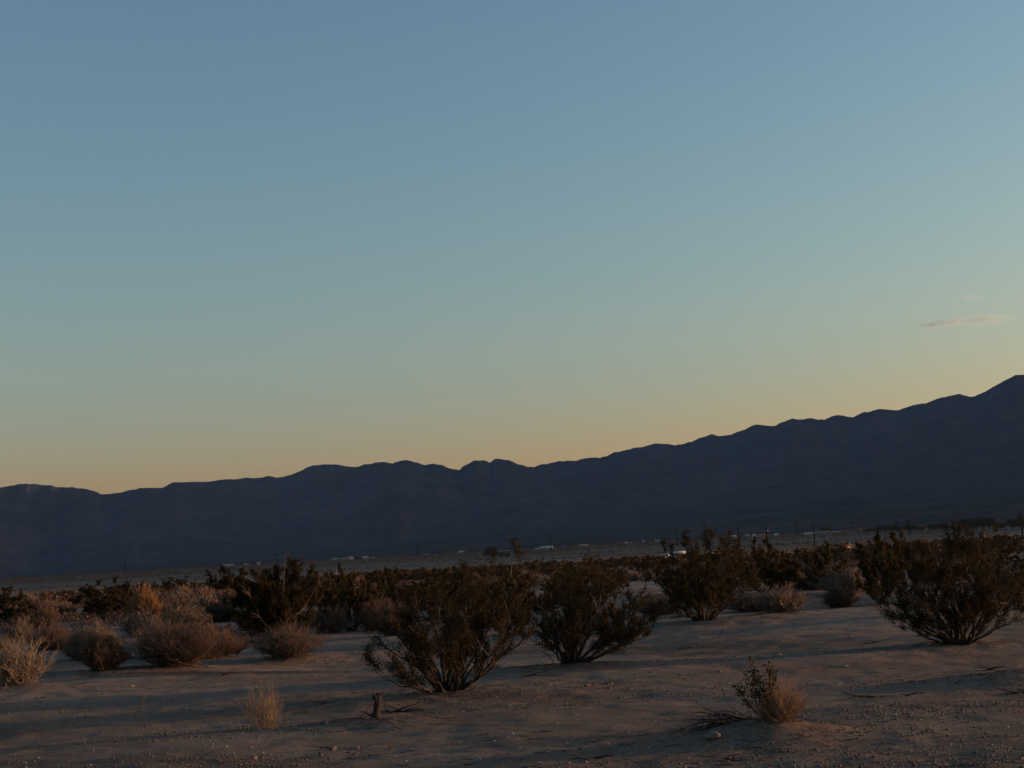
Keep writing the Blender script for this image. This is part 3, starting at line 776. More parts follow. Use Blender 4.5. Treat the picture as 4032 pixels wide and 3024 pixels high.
def driftwood(px, py, seed, n, L, r, label, spread=.5, h=.35):
    x, y = at(px, py); g0 = gz(x, y); rnd = random.Random(seed); mb = MB()
    e = empty('dead_branch', (x, y, g0), 0, label, 'dead wood')
    for i in range(n):
        a = rnd.choice((0, math.pi)) + rnd.uniform(-spread, spread); dr = Vector((math.cos(a), math.sin(a), rnd.uniform(0, h)))
        pts = [Vector((rnd.uniform(-.15, .15) * L, rnd.uniform(-.05, .05), .01))]
        l = L * rnd.uniform(.35, .7)
        for k in range(6):
            dr = (dr + Vector((rnd.uniform(-.35, .35), rnd.uniform(-.3, .3), rnd.uniform(-.25, .2)))).normalized()
            p = pts[-1] + dr * l / 6; p.z = max(p.z, gz(x + p.x, y + p.y) - g0 + .003); pts.append(p)
        r0 = r * rnd.uniform(.5, 1.1)
        mb.tube(pts, [r0 * (1 - .75 * k / 6) for k in range(7)], 4)
    mb.build('sticks', M['root_wood'], e)
driftwood(1560, 2808, 21, 9, .62, .013, 'crooked grey driftwood lying just right of the broken stump', .5, .5)
driftwood(1400, 2838, 22, 10, .5, .007, 'low dark brush pile at the left foot of the broken stump', .6, .3)
driftwood(1290, 2775, 23, 4, .55, .006, 'thin dark sticks lying left of the broken stump')
driftwood(2075, 2790, 24, 2, .3, .005, 'short dark stick on the stony sand below the central creosote')
driftwood(3430, 2750, 25, 6, .5, .010, 'dark twisted root on the right foreground sand')
driftwood(3560, 2745, 26, 4, .35, .008, 'reddish root fragment right of the dark twisted root')
driftwood(3900, 2640, 27, 12, .55, .006, 'bare twiggy snag on the low rise at the right', .9, .8)
driftwood(4005, 2735, 28, 6, .4, .010, 'dark gnarled wood cut by the right edge')
driftwood(880, 2662, 29, 16, .45, .004, 'low dark weed patch on the sand right of the left bushes', 1.2, .6)
driftwood(1290, 2955, 30, 3, .7, .006, 'long reddish stick in the near left sand')
driftwood(2700, 2555, 31, 4, 1.1, .006, 'long thin twigs lying right of the leaning bush')
driftwood(2870, 2990, 32, 3, .35, .012, 'reddish bark piece in the near right sand', .3, .1)
driftwood(2330, 2990, 43, 3, .25, .010, 'dark clod-like wood chip in the near centre sand', .3, .1)
driftwood(3440, 2532, 34, 4, .5, .008, 'small dead sticks on the sand left of the right-edge creosote', .4, .5)
driftwood(3690, 2548, 35, 8, .8, .010, 'dark fallen branches at the left foot of the right-edge creosote', .3, .3)
driftwood(170, 2748, 36, 2, .3, .005, 'thin dark stick near the left edge on the sand', .2, .1)
driftwood(2050, 2668, 37, 3, 1.3, .008, 'long low dead branch reaching right from the central creosote', .15, .1)

# single upright dry stalks
def stalk(px, py, hpx, label, seed, lean=0.0, n=1, mat='pale_grass', r=.003):
    x, y = at(px, py); rnd = random.Random(seed); mb = MB(); H = size_px(hpx, x, y)
    e = empty('dry_stalk', Z0(x, y), 0, label, 'weed')
    for i in range(n):
        l = lean + (rnd.uniform(-.5, .5) if n > 1 else 0)
        p = curve((0, 0, -.01), (l, rnd.uniform(-.2, .2), 1), H * (rnd.uniform(.5, 1) if i else 1), 6, rnd, .10)
        mb.tube(p, [r, r, r * .9, r * .8, r * .7, r * .6, r * .4], 3)
        for q in range(4):
            k = rnd.randint(2, 5); p2 = curve(p[k], (rnd.uniform(-1, 1), rnd.uniform(-1, 1), rnd.uniform(.2, 1)), H * .15, 2, rnd, .3)
            mb.tube(p2, [r * .6, r * .5, r * .3], 3)
    mb.build('stalks', M[mat], e)
stalk(154, 2752, 52, 'upright dry stalk near the left edge', 1)
stalk(552, 2790, 100, 'tall thin dry stalk on the left foreground sand', 2, .08, 2)
stalk(470, 2828, 22, 'tiny dry stalk below the tall thin one', 3)
stalk(775, 2690, 30, 'reddish upright twig beside the dark weed patch', 4, 0, 2, 'brown_twig', .005)
stalk(732, 2900, 22, 'tiny pale stalk in the near left sand', 5)
stalk(240, 2810, 30, 'faint brown weed low on the left sand', 6, 0, 6, 'brown_twig')
stalk(2360, 2965, 60, 'thin branching pale weed in the near centre sand', 7, .2, 5, 'pale_grass', .002)
stalk(1535, 2955, 34, 'small golden grass tuft in the near centre left sand', 8, 0, 12, 'gold_grass', .002)
stalk(3450, 2775, 36, 'short forked dry stalk above the dark twisted root', 9, 0, 3)
stalk(3345, 2512, 40, 'faint leaning weed on the right sand', 10, -.4, 4, 'brown_twig')
stalk(2845, 2492, 24, 'small dark sprig on the sand in front of the spiky creosote', 11, 0, 3, 'root_wood', .005)
stalk(0, 2760, 40, 'dry tuft at the very left edge', 12, 0, 8)

# ------------------------------------------------------------------ scattered scrub, middle distance
SAND_EDGE_X = [-200, 0, 500, 800, 1100, 1400, 1700, 2000, 2300, 2560, 2700, 2950, 3200, 3400, 3500, 3700, 4032, 4300]
SAND_EDGE_Y = [2440, 2440, 2420, 2400, 2440, 2440, 2450, 2450, 2440, 2360, 2360, 2350, 2320, 2320, 2330, 2370, 2380, 2380]
occ = occupied
def scatter(n, d0, d1, rmin, rng, test):
    pts = []; grid = {}
    cs = 2.5
    for (ox, oy, orr) in occ: grid.setdefault((int(ox // cs), int(oy // cs)), []).append((ox, oy, orr))
    tries = 0
    while len(pts) < n and tries < n * 60:
        tries += 1
        a = R(rng.uniform(-22.5, 22.5)); dd = math.sqrt(rng.uniform(d0 * d0, d1 * d1))
        x, y = dd * math.sin(a), dd * math.cos(a)
        if not test(x, y, dd, rng): continue
        g = (int(x // cs), int(y // cs)); bad = False
        for i in (-1, 0, 1):
            for j in (-1, 0, 1):
                for (ox, oy, orr) in grid.get((g[0] + i, g[1] + j), ()):
                    if (ox - x) ** 2 + (oy - y) ** 2 < (rmin * .5 + orr) ** 2: bad = True
        if bad: continue
        grid.setdefault(g, []).append((x, y, rmin * .5)); pts.append((x, y, dd))
    return pts
def test_c(x, y, dd, rng):
    px, py = proj(x, y, 0)
    if py > np.interp(px, SAND_EDGE_X, SAND_EDGE_Y): return False
    dens = .50 + 1.2 * float(vn(x / 8, y / 12, 50))
    dens += np.interp(px, [0, 700, 1300, 2000, 4000], [-.28, -.30, .15, .2, .25])
    if 2450 < px < 2680 and py > 2215: dens -= .55      # the open sand track seen left of the spiky bush
    if 3120 < px < 3420 and py > 2300: dens -= .5
    if px > 3880: dens -= .45
    return rng.random() < dens
rngc = random.Random(77)
def place_words(px, dd):
    side = [(450, 'toward the left edge'), (900, 'beyond the golden grass'), (1350, 'beyond the big left creosote'), (1750, 'left of the bare stem'), (2250, 'behind the central bush'),
            (2650, 'beyond the leaning bush'), (3100, 'beyond the spiky creosote'), (3500, 'by the right sand gap'), (9999, 'beyond the right-edge creosote')]
    return [t for (m, t) in side if px < m][0], ('front row' if dd < 60 else 'second row' if dd < 82 else 'third row' if dd < 104 else 'back row')
C_PTS = scatter(285, 38, 128, 1.7, rngc, test_c)
VFAR = [creosote_meshes(500 + i, 1.2, 1.9, 10, 1500, 0.085, 4, 3, deadn=0, thin=1.3) for i in range(5)]
VBROWN = []
for v in VFAR:
    f2 = v[1].copy(); f2.materials.clear(); f2.materials.append(M['scrub_leaf']); VBROWN.append((v[0], f2, None))
for (x, y, dd) in C_PTS:
    px, py = proj(x, y, 0)
    v = (VAR if dd < 60 else (VFAR if rngc.random() > (dd - 50) / 75 else VBROWN))[rngc.randrange(5)]
    s = rngc.uniform(.45, 1.0)
    side, zone = place_words(px, dd)
    place_creosote((v[0], v[1], v[2]), Z0(x, y), rngc.uniform(0, 6.28), (s * rngc.uniform(.9, 1.3), s, s * rngc.uniform(.62, .95)),
                   'dark olive creosote bush %s, %s' % (side, zone), 'creosote bushes %s, %s' % (side, zone))
occ = occupied + [(x, y, .7) for (x, y, dd) in C_PTS]
def test_b(x, y, dd, rng):
    px, py = proj(x, y, 0)
    if py > np.interp(px, SAND_EDGE_X, SAND_EDGE_Y) + (12 if px < 1200 else -8): return False
    dens = np.interp(px, [0, 900, 1400, 4000], [.95, .9, .4, .35])
    if 2450 < px < 2680 and py > 2215: dens *= .3
    return rng.random() < dens
B_PTS = scatter(230, 38, 125, 1.3, rngc, test_b)
FB = [brush_mesh(520 + i, .6, 1.1, 130, .017, 2) for i in range(3)]
FBt = [coloured(m, 'tan_twig') for m in FB]; FBb = [coloured(m, 'brown_twig') for m in FB]
for (x, y, dd) in B_PTS:
    px, py = proj(x, y, 0)
    brown = rngc.random() < .45
    m = (FBb if brown else FBt)[rngc.randrange(3)]
    side, zone = place_words(px, dd); hue = 'reddish brown' if brown else 'greyish tan'
    e = empty('desert_bush', Z0(x, y), rngc.uniform(0, 6.28), 'low %s rounded bush %s, %s' % (hue, side, zone), 'bush', 'low %s bushes %s, %s' % (hue, side, zone))
    s = rngc.uniform(.8, 1.7) if px < 1400 else rngc.uniform(.6, 1.2); e.scale = (s, s, s * rngc.uniform(.7, 1.1)); obj('twigs', m, None, e)

# far scrub nobody could count: one object each for dark and pale
def clump_field(name, label, n, d0, d1, hmin, hmax, per, mat, seed, dens, expo=1.0, azr=23.5):
    rng = np.random.default_rng(seed)
    m = n * 3
    a = np.radians(rng.uniform(-azr, azr, m)); dd = d0 + (d1 - d0) * rng.random(m) ** expo
    x = dd * np.sin(a); y = dd * np.cos(a)
    keep = rng.random(m) < dens(x, y, dd); x, y, dd = x[keep][:n], y[keep][:n], dd[keep][:n]
    z = ground_z(x, y, False); n = len(x)
    h = rng.uniform(hmin, hmax, n); wd = h * rng.uniform(.9, 1.8, n)
    idx = np.repeat(np.arange(n), per); N = len(idx)
    t = rng.uniform(0, 6.283, N); zz = rng.random(N) ** .7; rr = np.sqrt(np.clip(1 - zz ** 2.2, 0, 1)) * rng.random(N) ** .4
    P = np.stack([x[idx] + np.cos(t) * rr * wd[idx] * .5, y[idx] + np.sin(t) * rr * wd[idx] * .5, z[idx] + zz * h[idx]], 1)
    sz = (h[idx] * 1.6 / math.sqrt(per))[:, None]
    aa = rng.normal(size=(N, 3)); aa /= np.linalg.norm(aa, axis=1)[:, None]
    b = rng.normal(size=(N, 3)); b -= (b * aa).sum(1)[:, None] * aa; b /= np.linalg.norm(b, axis=1)[:, None]
    aa *= sz * .6; b *= sz * .45
    V = np.stack([P - aa, P - b, P + aa, P + b], 1).reshape(-1, 3)
    tag(obj(name, mesh_np(name, V, np.arange(N * 4).reshape(-1, 4)), M[mat]), label, 'scrub', kind='stuff')
def low_dens(x, y, d):
    a = np.degrees(np.arctan2(x, y)); m = .55 + .8 * vn(x / 7, y / 9, 92) - .25 * (a > -8) * (d < 60)
    m = m * (1 - .75 * ((a > 4.2) & (a < 6.8) & (d < 110)) - .6 * ((a > 11) & (a < 14.2) & (d < 50)))
    return m * smooth(40, 50, d + 3.0 * vn(x / 6, y / 6, 93) + 7 * (a < -7) * (a > -20.5))
clump_field('low_scrub', 'low warm brown scrub carpeting the ground between the middle-distance bushes', 4200, 36, 170, .16, .45, 90, 'brown_twig', 91, low_dens)
clump_field('far_scrub', 'dark continuous scrub closing the bush band before the pale plain', 1300, 108, 210, .4, 1.15, 60, 'scrub_leaf', 61,
            lambda x, y, d: .35 + .9 * vn(x / 14, y / 22, 62) - .35 * smooth(150, 190, d) - .25 * (np.degrees(np.arctan2(x, y)) < -8))
clump_field('plain_scrub', 'sparse small dark bushes dotting the pale distant plain', 6500, 190, 1000, .4, 1.0, 12, 'brown_twig', 63,
            lambda x, y, d: .12 + 1.2 * vn(x / 150, y / 60, 64), .8)
clump_field('pale_scrub', 'pale tan low brush spread over the distant plain', 8000, 130, 1250, .3, .6, 10, 'tan_twig', 65,
            lambda x, y, d: .45 + .6 * vn(x / 150, y / 70, 66), .8)
clump_field('strip_scrub', 'reddish brown brush along the far edge of the plain', 9000, 1000, 1680, .5, 1.5, 8, 'brown_twig', 67,
            lambda x, y, d: .6 + .4 * vn(x / 90, y / 90, 68))

# ------------------------------------------------------------------ stones, pebbles, litter
def stone_mesh(seed):
    rnd = random.Random(seed); me = bpy.data.meshes.new('stone')
    import bmesh
    bm = bmesh.new(); bmesh.ops.create_icosphere(bm, subdivisions=2, radius=.5)
    for v in bm.verts:
        k = 1 + .28 * float(vn(v.co.x * 2.3 + seed, v.co.y * 2.3, seed)) + .2 * float(vn(v.co.z * 2.9, v.co.x * 2.9 + 5, seed + 1))
        v.co = Vector((v.co.x * k * 1.2, v.co.y * k, v.co.z * k * .7))
    bm.to_mesh(me); bm.free(); return me
SM = [stone_mesh(i) for i in range(5)]
for m in SM: m.materials.append(M['stone'])
SW = SM[0].copy(); SW.materials.clear(); SW.materials.append(M['stone_white'])
STONES = [(1310, 2953, .07, 'tan stone in the near left sand', 0), (1000, 2990, .06, 'pale stone by the bottom edge, near left', 1), (1405, 2948, .04, 'small pale stone right of the tan one, near left', 2),
          (2310, 2706, .06, 'pale stone on the stony patch below the leaning bush', 0), (2680, 2660, .05, 'pinkish stone left of the mound bush', 3),
          (2830, 2648, .05, 'whitish round stone just left of the mound bush', 4), (2560, 2650, .04, 'small stone among the middle gravel', 2),
          (3330, 2625, .05, 'small white stone on the right sand', 5), (3070, 2580, .04, 'white stone on the dark gravel below the spiky creosote', 5),
          (3520, 2793, .03, 'white stone near the dark twisted root', 5), (3525, 2818, .045, 'flat white stone in the right foreground', 5),
          (3610, 2432, .09, 'pale block beneath the left twigs of the right-edge creosote', 5), (2810, 2930, .11, 'large reddish rock in the near right sand', 3),
          (2480, 2720, .05, 'stone right of the stony patch', 1), (2395, 2715, .06, 'flat brown stone at the edge of the stony patch', 2),
          (520, 2706, .07, 'dark stone on the left sand', 2), (385, 2718, .04, 'little stone left of the dark one', 1)]
for i, (px, py, s, lab, k) in enumerate(STONES):
    x, y = at(px, py); o = obj('stone', SW if k == 5 else SM[k], None, None, (x, y, gz(x, y) + s * .18)); tag(o, lab, 'stone')
    o.scale = (s, s, s); o.rotation_euler = (0, 0, i * 1.3)

def pebbles(name, label, n, smin, smax, d0, d1, seed, mat, dens):
    rng = np.random.default_rng(seed); m = n * 4
    a = np.radians(rng.uniform(-22.5, 22.5, m)); dd = 1 / (1 / d1 + (1 / d0 - 1 / d1) * rng.random(m) ** .9)
    x = dd * np.sin(a); y = dd * np.cos(a); keep = rng.random(m) < dens(x, y); x, y = x[keep][:n], y[keep][:n]; n = len(x)
    s = smin + (smax - smin) * rng.random(n) ** 4.5; z = ground_z(x, y) + s * .15
    o8 = np.array([(1, 0, 0), (0, 1, 0), (-1, 0, 0), (0, -1, 0), (0, 0, 1), (0, 0, -1)], float)
    V = o8[None] * rng.uniform(.6, 1.3, (n, 6, 1)) * s[:, None, None] * np.array([1, 1, .6]) * .5
    ro = rng.uniform(0, 6.28, n); c, sn = np.cos(ro)[:, None], np.sin(ro)[:, None]
    X = V[..., 0] * c - V[..., 1] * sn + x[:, None]; Y = V[..., 0] * sn + V[..., 1] * c + y[:, None]; Zz = V[..., 2] + z[:, None]
    V = np.stack([X, Y, Zz], -1).reshape(-1, 3)
    T = np.array([(0, 1, 4), (1, 2, 4), (2, 3, 4), (3, 0, 4), (1, 0, 5), (2, 1, 5), (3, 2, 5), (0, 3, 5)])
    T = (T[None] + 6 * np.arange(n)[:, None, None]).reshape(-1, 3)
    tag(obj(name, mesh_np(name, V, None, T), M[mat]), label, 'gravel', kind='stuff')
pebbles('gravel', 'brown gravel and clods strewn over the sand', 42000, .008, .040, 8.5, 60, 71, 'stone', lambda x, y: .22 + .8 * vn(x / 3.2, y / 1.5, 72) + .5 * vn(x / .7, y / .5, 79))
pebbles('pale_gravel', 'scattered pale pebbles on the sand', 1500, .010, .035, 8.5, 50, 73, 'stone_white', lambda x, y: .4 + .6 * vn(x / 2.2, y / 2.6, 72))
mb = MB(); rnd = random.Random(74)
hs = list(HERO.values())
for i in range(4200):
    a = R(rnd.uniform(-22, 22)); dd = 1 / (1 / 50 + (1 / 9 - 1 / 50) * rnd.random()); x, y = dd * math.sin(a), dd * math.cos(a)
    if i % 2:
        hx, hy = hs[rnd.randrange(len(hs))]; x = hx + rnd.gauss(0, .55); y = hy + rnd.gauss(0, .45)
    elif float(vn(x / 3, y / 3, 75)) < -.1: continue
    th = rnd.uniform(0, 3.14); L = rnd.uniform(.015, .08); r = rnd.uniform(.0015, .0035); pts = []
    for k in range(3):
        X = x + math.cos(th) * L * k; Y = y + math.sin(th) * L * k; th += rnd.uniform(-.5, .5)
        pts.append((X, Y, gz(X, Y) + r + .003 * rnd.random()))
    mb.tube(pts, [r, r, r * .5], 3)
tag(mb.build('twig_litter', M['root_wood']), 'fine dark twig litter scattered over the sand', 'litter', kind='stuff')

# ------------------------------------------------------------------ far things
def far_loc(px, py, d):
    x, y = col_at(px, py, d); return x, y, gz(x, y)

# utility poles: one built with parts, copied
pole_root = None
def make_pole():
    e = empty('utility_pole', (0, 0, 0))
    MB().tube([(0, 0, -.5), (0, 0, 5), (0, 0, 10)], [.30, .26, .21], 8).build('pole', M['pole_wood'], e)
    c = MB().box((0, 0, 9.5), (2.8, .22, .26)).build('crossarm', M['pole_wood'], e)
    for sx in (-1.1, -.45, .45, 1.1):
        MB().tube([(sx, 0, 9.58), (sx, 0, 9.85)], [.05, .04], 5).build('insulator', M['metal_grey'], c)
    return e
# px of pole, py near base, distance, height, yaw, extra, label
POLES = [
    (3023, 2160, 560, 9.2, .5, 't', 'thick utility pole with a transformer, right of the spiky creosote'),
    (3208, 2140, 640, 10.2, .3, '', 'utility pole with a wide crossarm in front of the pale green building'),
    (2912, 2160, 660, 10.6, .3, '', 'utility pole showing just above the right shoulder of the spiky creosote'),
    (3138, 2110, 1150, 11.0, .4, '', 'faint distant utility pole between the white hut and the pale green building'),
    (2667, 2140, 960, 9.8, .8, '', 'utility pole just left of the spiky creosote'),
    (2170, 2175, 1080, 10.0, 1.2, '', 'utility pole in front of the pale-roofed long building'),
    (2250, 2158, 1350, 9.0, .4, 'd', 'distant double utility pole right of the pale-roofed long building'),
    (1645, 2196, 1200, 10.5, .5, '', 'lone utility pole on the far plain above the central creosote'),
    (1092, 2232, 1150, 9.5, 1.1, '', 'utility pole rising behind the top of the big left creosote'),
    (494, 2259, 1250, 10.5, 1.0, '', 'leftmost utility pole, alone on the far plain at the left'),
    (3583, 2080, 900, 9.2, 0, 'D', 'double-posted utility pole with a transformer above the right tree line'),
    (3529, 2078, 1100, 8.5, .9, '', 'slim utility pole left of the double-posted one'),
    (4026, 2105, 520, 9.6, .25, 'x', 'tall near utility pole with two crossarms at the right edge'),
    (2636, 2142, 1450, 9.5, .7, '', 'faintest utility pole, left of the one beside the spiky creosote'),
    (3355, 2092, 1500, 9.0, .7, '', 'faint far utility pole left of the right tree line'),
]
base_pole = make_pole()
for i, (px, py, d, h, yaw, ex, lab) in enumerate(POLES):
    e = base_pole if i == 0 else copy_tree(base_pole)
    e.location = far_loc(px, py, d); e.rotation_euler = (0, 0, yaw); e.scale = (1, 1, h / 10)
    tag(e, lab, 'utility pole', 'utility poles across the plain')
for i, (px, py, d, h, yaw, ex, lab) in enumerate(POLES):
    e = [o for o in bpy.data.objects if o.get('label') == lab][0]
    if ex in ('t', 'D'):
        MB().tube([(.35, 0, 7.6), (.35, 0, 8.6)], [.45, .45], 8).build('transformer', M['metal_grey'], e)
    if ex in ('D', 'd'):
        MB().tube([(-1.2, 0, -.5), (-1.2, 0, 9.6)], [.28, .22], 6).build('pole', M['pole_wood'], e)
    if ex == 'x':
        MB().box((0, 0, 8.2), (2.6, .22, .26)).build('crossarm', M['pole_wood'], e)
# thin post and the small post on the left
x, y, z = far_loc(3738, 2140, 330)
e = empty('fence_post', (x, y, z), 0, 'slim bare dark post standing in the scrub edge, right of the double pole', 'post')
MB().tube([(0, 0, -.3), (0, 0, 3.6)], [.12, .10], 6).build('post', M['pole_wood'], e); MB().box((0, 0, 3.63), (.2, .2, .04)).build('cap', M['pole_wood'], e)
x, y, z = far_loc(1325, 2290, 150)
e = empty('fence_post', (x, y, z), 0, 'short grey post in the scrub right of the big left creosote', 'post')
MB().tube([(0, 0, -.3), (0, 0, 1.7)], [.05, .045], 6).build('post', M['metal_grey'], e); MB().box((0, 0, 1.72), (.14, .14, .03)).build('cap', M['metal_grey'], e)

# houses and huts along the far edge
def house(px0, px1, pyb, hpx, d, wall, roof, lab, yaw=.5, rh=.28, depth=.6, name='house', flat=False, nwin=2, cat='house'):
    pxc = (px0 + px1) / 2; x, y, z = far_loc(pxc, pyb, d)
    Wd = (px1 - px0) * d / F / (abs(math.cos(yaw)) + depth * abs(math.sin(yaw))); H = hpx * d / F; D = Wd * depth
    e = empty(name, (x, y, z), yaw, lab, cat)
    hw = H * (1 - rh) if not flat else H * .93
    MB().box((0, 0, hw / 2 - .5), (Wd, D, hw + 1)).build('wall', M[wall], e)
    rf = MB(); o = .25
    if flat: rf.prism([(-D / 2 - o, hw + .01), (D / 2 + o, hw + .01 + H * .02), (D / 2 + o, H), (-D / 2 - o, H * .95)], -Wd / 2 - o, Wd / 2 + o)
    else: rf.prism([(-D / 2 - o, hw + .01), (D / 2 + o, hw + .01), (D / 2 + o, hw + .12), (0, H), (-D / 2 - o, hw + .12)], -Wd / 2 - o, Wd / 2 + o)
    rf.build('roof', M[roof], e)
    for k in range(nwin):
        wx = -Wd / 2 + Wd * (k + .7) / (nwin + .9)
        f = MB().box((wx, -D / 2 - .02, hw * .58), (Wd * .12, .06, hw * .32)).build('window', M['white_paint'], e)
        MB().box((wx, -D / 2 - .06, hw * .58), (Wd * .10, .04, hw * .27)).build('pane', M['glass'], f)
    MB().box((Wd * .34, -D / 2 - .02, hw * .4), (Wd * .09, .06, hw * .8)).build('door', M['wall_dark'], e)
    return e
house(1012, 1024, 2233, 11, 1480, 'wall_cream', 'roof_pale', 'tiny sunlit cream hut left of the pole behind the big left creosote', 1.1, name='hut', nwin=1, cat='hut')
house(868, 920, 2240, 7, 1550, 'white_paint', 'roof_pale', 'long low pale building farthest left on the plain', .4, depth=.3)
house(961, 980, 2236, 6, 1550, 'white_paint', 'roof_pale', 'small pale building between the farthest left one and the sunlit hut', .4, depth=.5)
house(1304, 1332, 2212, 9, 1480, 'wall_tan', 'roof_pale', 'grey house left of the bright sunlit one, left of centre', .5)
house(1340, 1364, 2210, 7, 1520, 'wall_tan', 'roof_pale', 'low grey shed directly left of the bright sunlit house', .5, name='shed', cat='shed')
house(1365, 1392, 2209, 13, 1450, 'wall_cream', 'roof_pale', 'bright sunlit cream house left of centre', 1.05)
house(1400, 1424, 2207, 8, 1500, 'wall_dark', 'roof_dark', 'dark low shed directly right of the bright sunlit house', .5, name='shed', cat='shed')
house(1428, 1452, 2207, 11, 1480, 'white_paint', 'roof_pale', 'pale house second right of the bright sunlit one', .4)
house(1456, 1476, 2206, 11, 1480, 'wall_tan', 'roof_dark', 'boxy grey house at the right end of the left group', .8)
house(1805, 1828, 2186, 7, 1520, 'white_paint', 'roof_pale', 'small white hut left of the rounded tree', .6, name='hut', cat='hut')
house(1665, 1690, 2196, 5, 1560, 'wall_tan', 'roof_pale', 'low pale roof right of the lone central pole', .4)
house(1852, 1872, 2184, 8, 1500, 'wall_dark', 'roof_dark', 'small dark shed just left of the rounded tree', .5, name='shed', cat='shed')
house(1963, 2010, 2196, 22, 960, 'wall_dark', 'roof_pale', 'dark open shed with a pale roof right of the rounded tree', .2, flat=True, name='shed', nwin=3, cat='shed')
house(2107, 2123, 2173, 7, 1400, 'white_paint', 'roof_pale', 'small pale hut left of the long pale-roofed building', .4, name='hut', cat='hut')
house(2126, 2180, 2176, 16, 1250, 'wall_green', 'roof_pale', 'long building with a pale teal roof behind a pole, centre', .35, rh=.45, depth=.5, name='barn', cat='barn')
house(2281, 2296, 2162, 8, 1420, 'wall_tan', 'roof_pale', 'low tan hut left of the small sunlit house, centre right', .5, name='hut', cat='hut')
house(2297, 2315, 2161, 13, 1400, 'wall_cream', 'roof_dark', 'small sunlit orange-toned house right of the double pole', 1.1)
house(2456, 2474, 2151, 7, 1500, 'white_paint', 'roof_pale', 'small white trailer-like hut right of the sunlit house', .9, name='hut', flat=True, cat='hut')
house(2480, 2490, 2150, 5, 1520, 'white_paint', 'roof_pale', 'tiny white hut next to the trailer-like one', .5, name='hut', nwin=1, cat='hut')
house(2529, 2539, 2148, 11, 1480, 'wall_cream', 'roof_pale', 'tiny square sunlit tower-like hut left of the house with a mast', 1.2, name='hut', nwin=1, cat='hut')
house(2586, 2616, 2143, 11, 1450, 'wall_tan', 'roof_pale', 'tan house with a white mast, left of the spiky creosote', .9)
x, y, z = far_loc(2584, 2143, 1440); e = empty('mast', (x, y, z), 0, 'thin white mast leaning beside the tan house', 'mast')
MB().tube([(0, 0, -.3), (-.6, 0, 5.0)], [.28, .2], 6).build('pole', M['white_paint'], e); MB().box((-.6, 0, 5.05), (.5, .5, .1)).build('cap', M['white_paint'], e)
house(2866, 2901, 2128, 10, 1400, 'wall_tan', 'roof_pale', 'house with a bluish pale roof behind the spiky creosote top', .3, rh=.5)
house(2934, 2952, 2126, 9, 1450, 'wall_tan', 'roof_pale', 'small gabled house just right of the bluish roof', .3, rh=.5)
house(2963, 2978, 2127, 11, 1400, 'white_paint', 'roof_pale', 'pale hut at the left end of the long tan building', .4, name='hut', nwin=1, cat='hut')
house(2978, 3018, 2126, 13, 1350, 'wall_tan', 'roof_dark', 'long tan flat-roofed building left of the transformer pole', .3, flat=True, nwin=3, cat='building')
house(3048, 3070, 2120, 8, 1400, 'white_paint', 'roof_pale', 'white hut right of the transformer pole', .4, name='hut', flat=True, cat='hut')
house(3170, 3202, 2112, 10, 1250, 'white_paint', 'roof_pale', 'low white shed left of the pale green building', .3, flat=True, name='shed', cat='shed')
house(3206, 3272, 2112, 14, 1200, 'wall_green', 'roof_pale', 'pale green building in front of the domed tree, right', .35, flat=True, depth=.4, nwin=4, cat='building')
house(3276, 3310, 2108, 8, 1250, 'wall_tan', 'roof_pale', 'low tan house right of the pale green building', .9)
house(3388, 3408, 2101, 5, 1450, 'white_paint', 'roof_pale', 'small white roof left of the right tree line', .4)
house(3640, 3656, 2088, 6, 1150, 'white_paint', 'roof_pale', 'small white roof showing between the right trees', .4)
# near shed at the right edge and the tank beside it
x, y, z = far_loc(3962, 2140, 400)
e = empty('shed', (x, y, z), -.25, 'weathered flat-roofed shed with an end wall painted as sunlit at the right edge', 'shed')
MB().box((0, 0, .7), (4.9, 3.0, 2.0)).build('wall', M['wall_green'], e)
MB().prism([(-1.8, 1.72), (1.8, 1.82), (1.8, 1.98), (-1.8, 1.88)], -2.9, 2.9).build('roof', M['roof_dark'], e)
MB().box((1.75, -1.53, .8), (1.3, .06, 1.75)).build('lit_wall_panel', M['wall_cream'], e)  # cream panel paints the sunlit part of the wall
f = MB().box((-.6, -1.53, 1.0), (.7, .06, .6)).build('window', M['wall_tan'], e); MB().box((-.6, -1.57, 1.0), (.55, .04, .45)).build('pane', M['glass'], f)
x, y, z = far_loc(3868, 2130, 400)
e = empty('water_tank', (x, y, z), 0, 'rusty water tank on a timber stand left of the right-edge shed', 'tank')
MB().tube([(0, 0, 1.55), (0, 0, 3.25)], [.85, .85], 16).build('tank', M['rust'], e, smooth_sh=False)
MB().tube([(0, 0, 3.26), (0, 0, 3.5)], [.88, .1], 16).build('lid', M['rust'], e)
MB().box((0, 0, 1.45), (2.1, 2.0, .18)).build('platform', M['pole_wood'], e)
for sx in (-1, 1):
    for sy in (-1, 1): MB().box((sx * .9, sy * .85, .5), (.16, .16, 1.7)).build('leg', M['pole_wood'], e)
x, y, z = far_loc(3508, 2150, 260)
e = empty('wall_block', (x, y, z), .1, 'low pale ruined block wall in the right scrub', 'wall')
MB().box((0, 0, .35), (2.6, .25, 1.1)).build('wall', M['wall_tan'], e); MB().box((0, 0, .93), (2.7, .32, .06)).build('coping', M['wall_tan'], e)

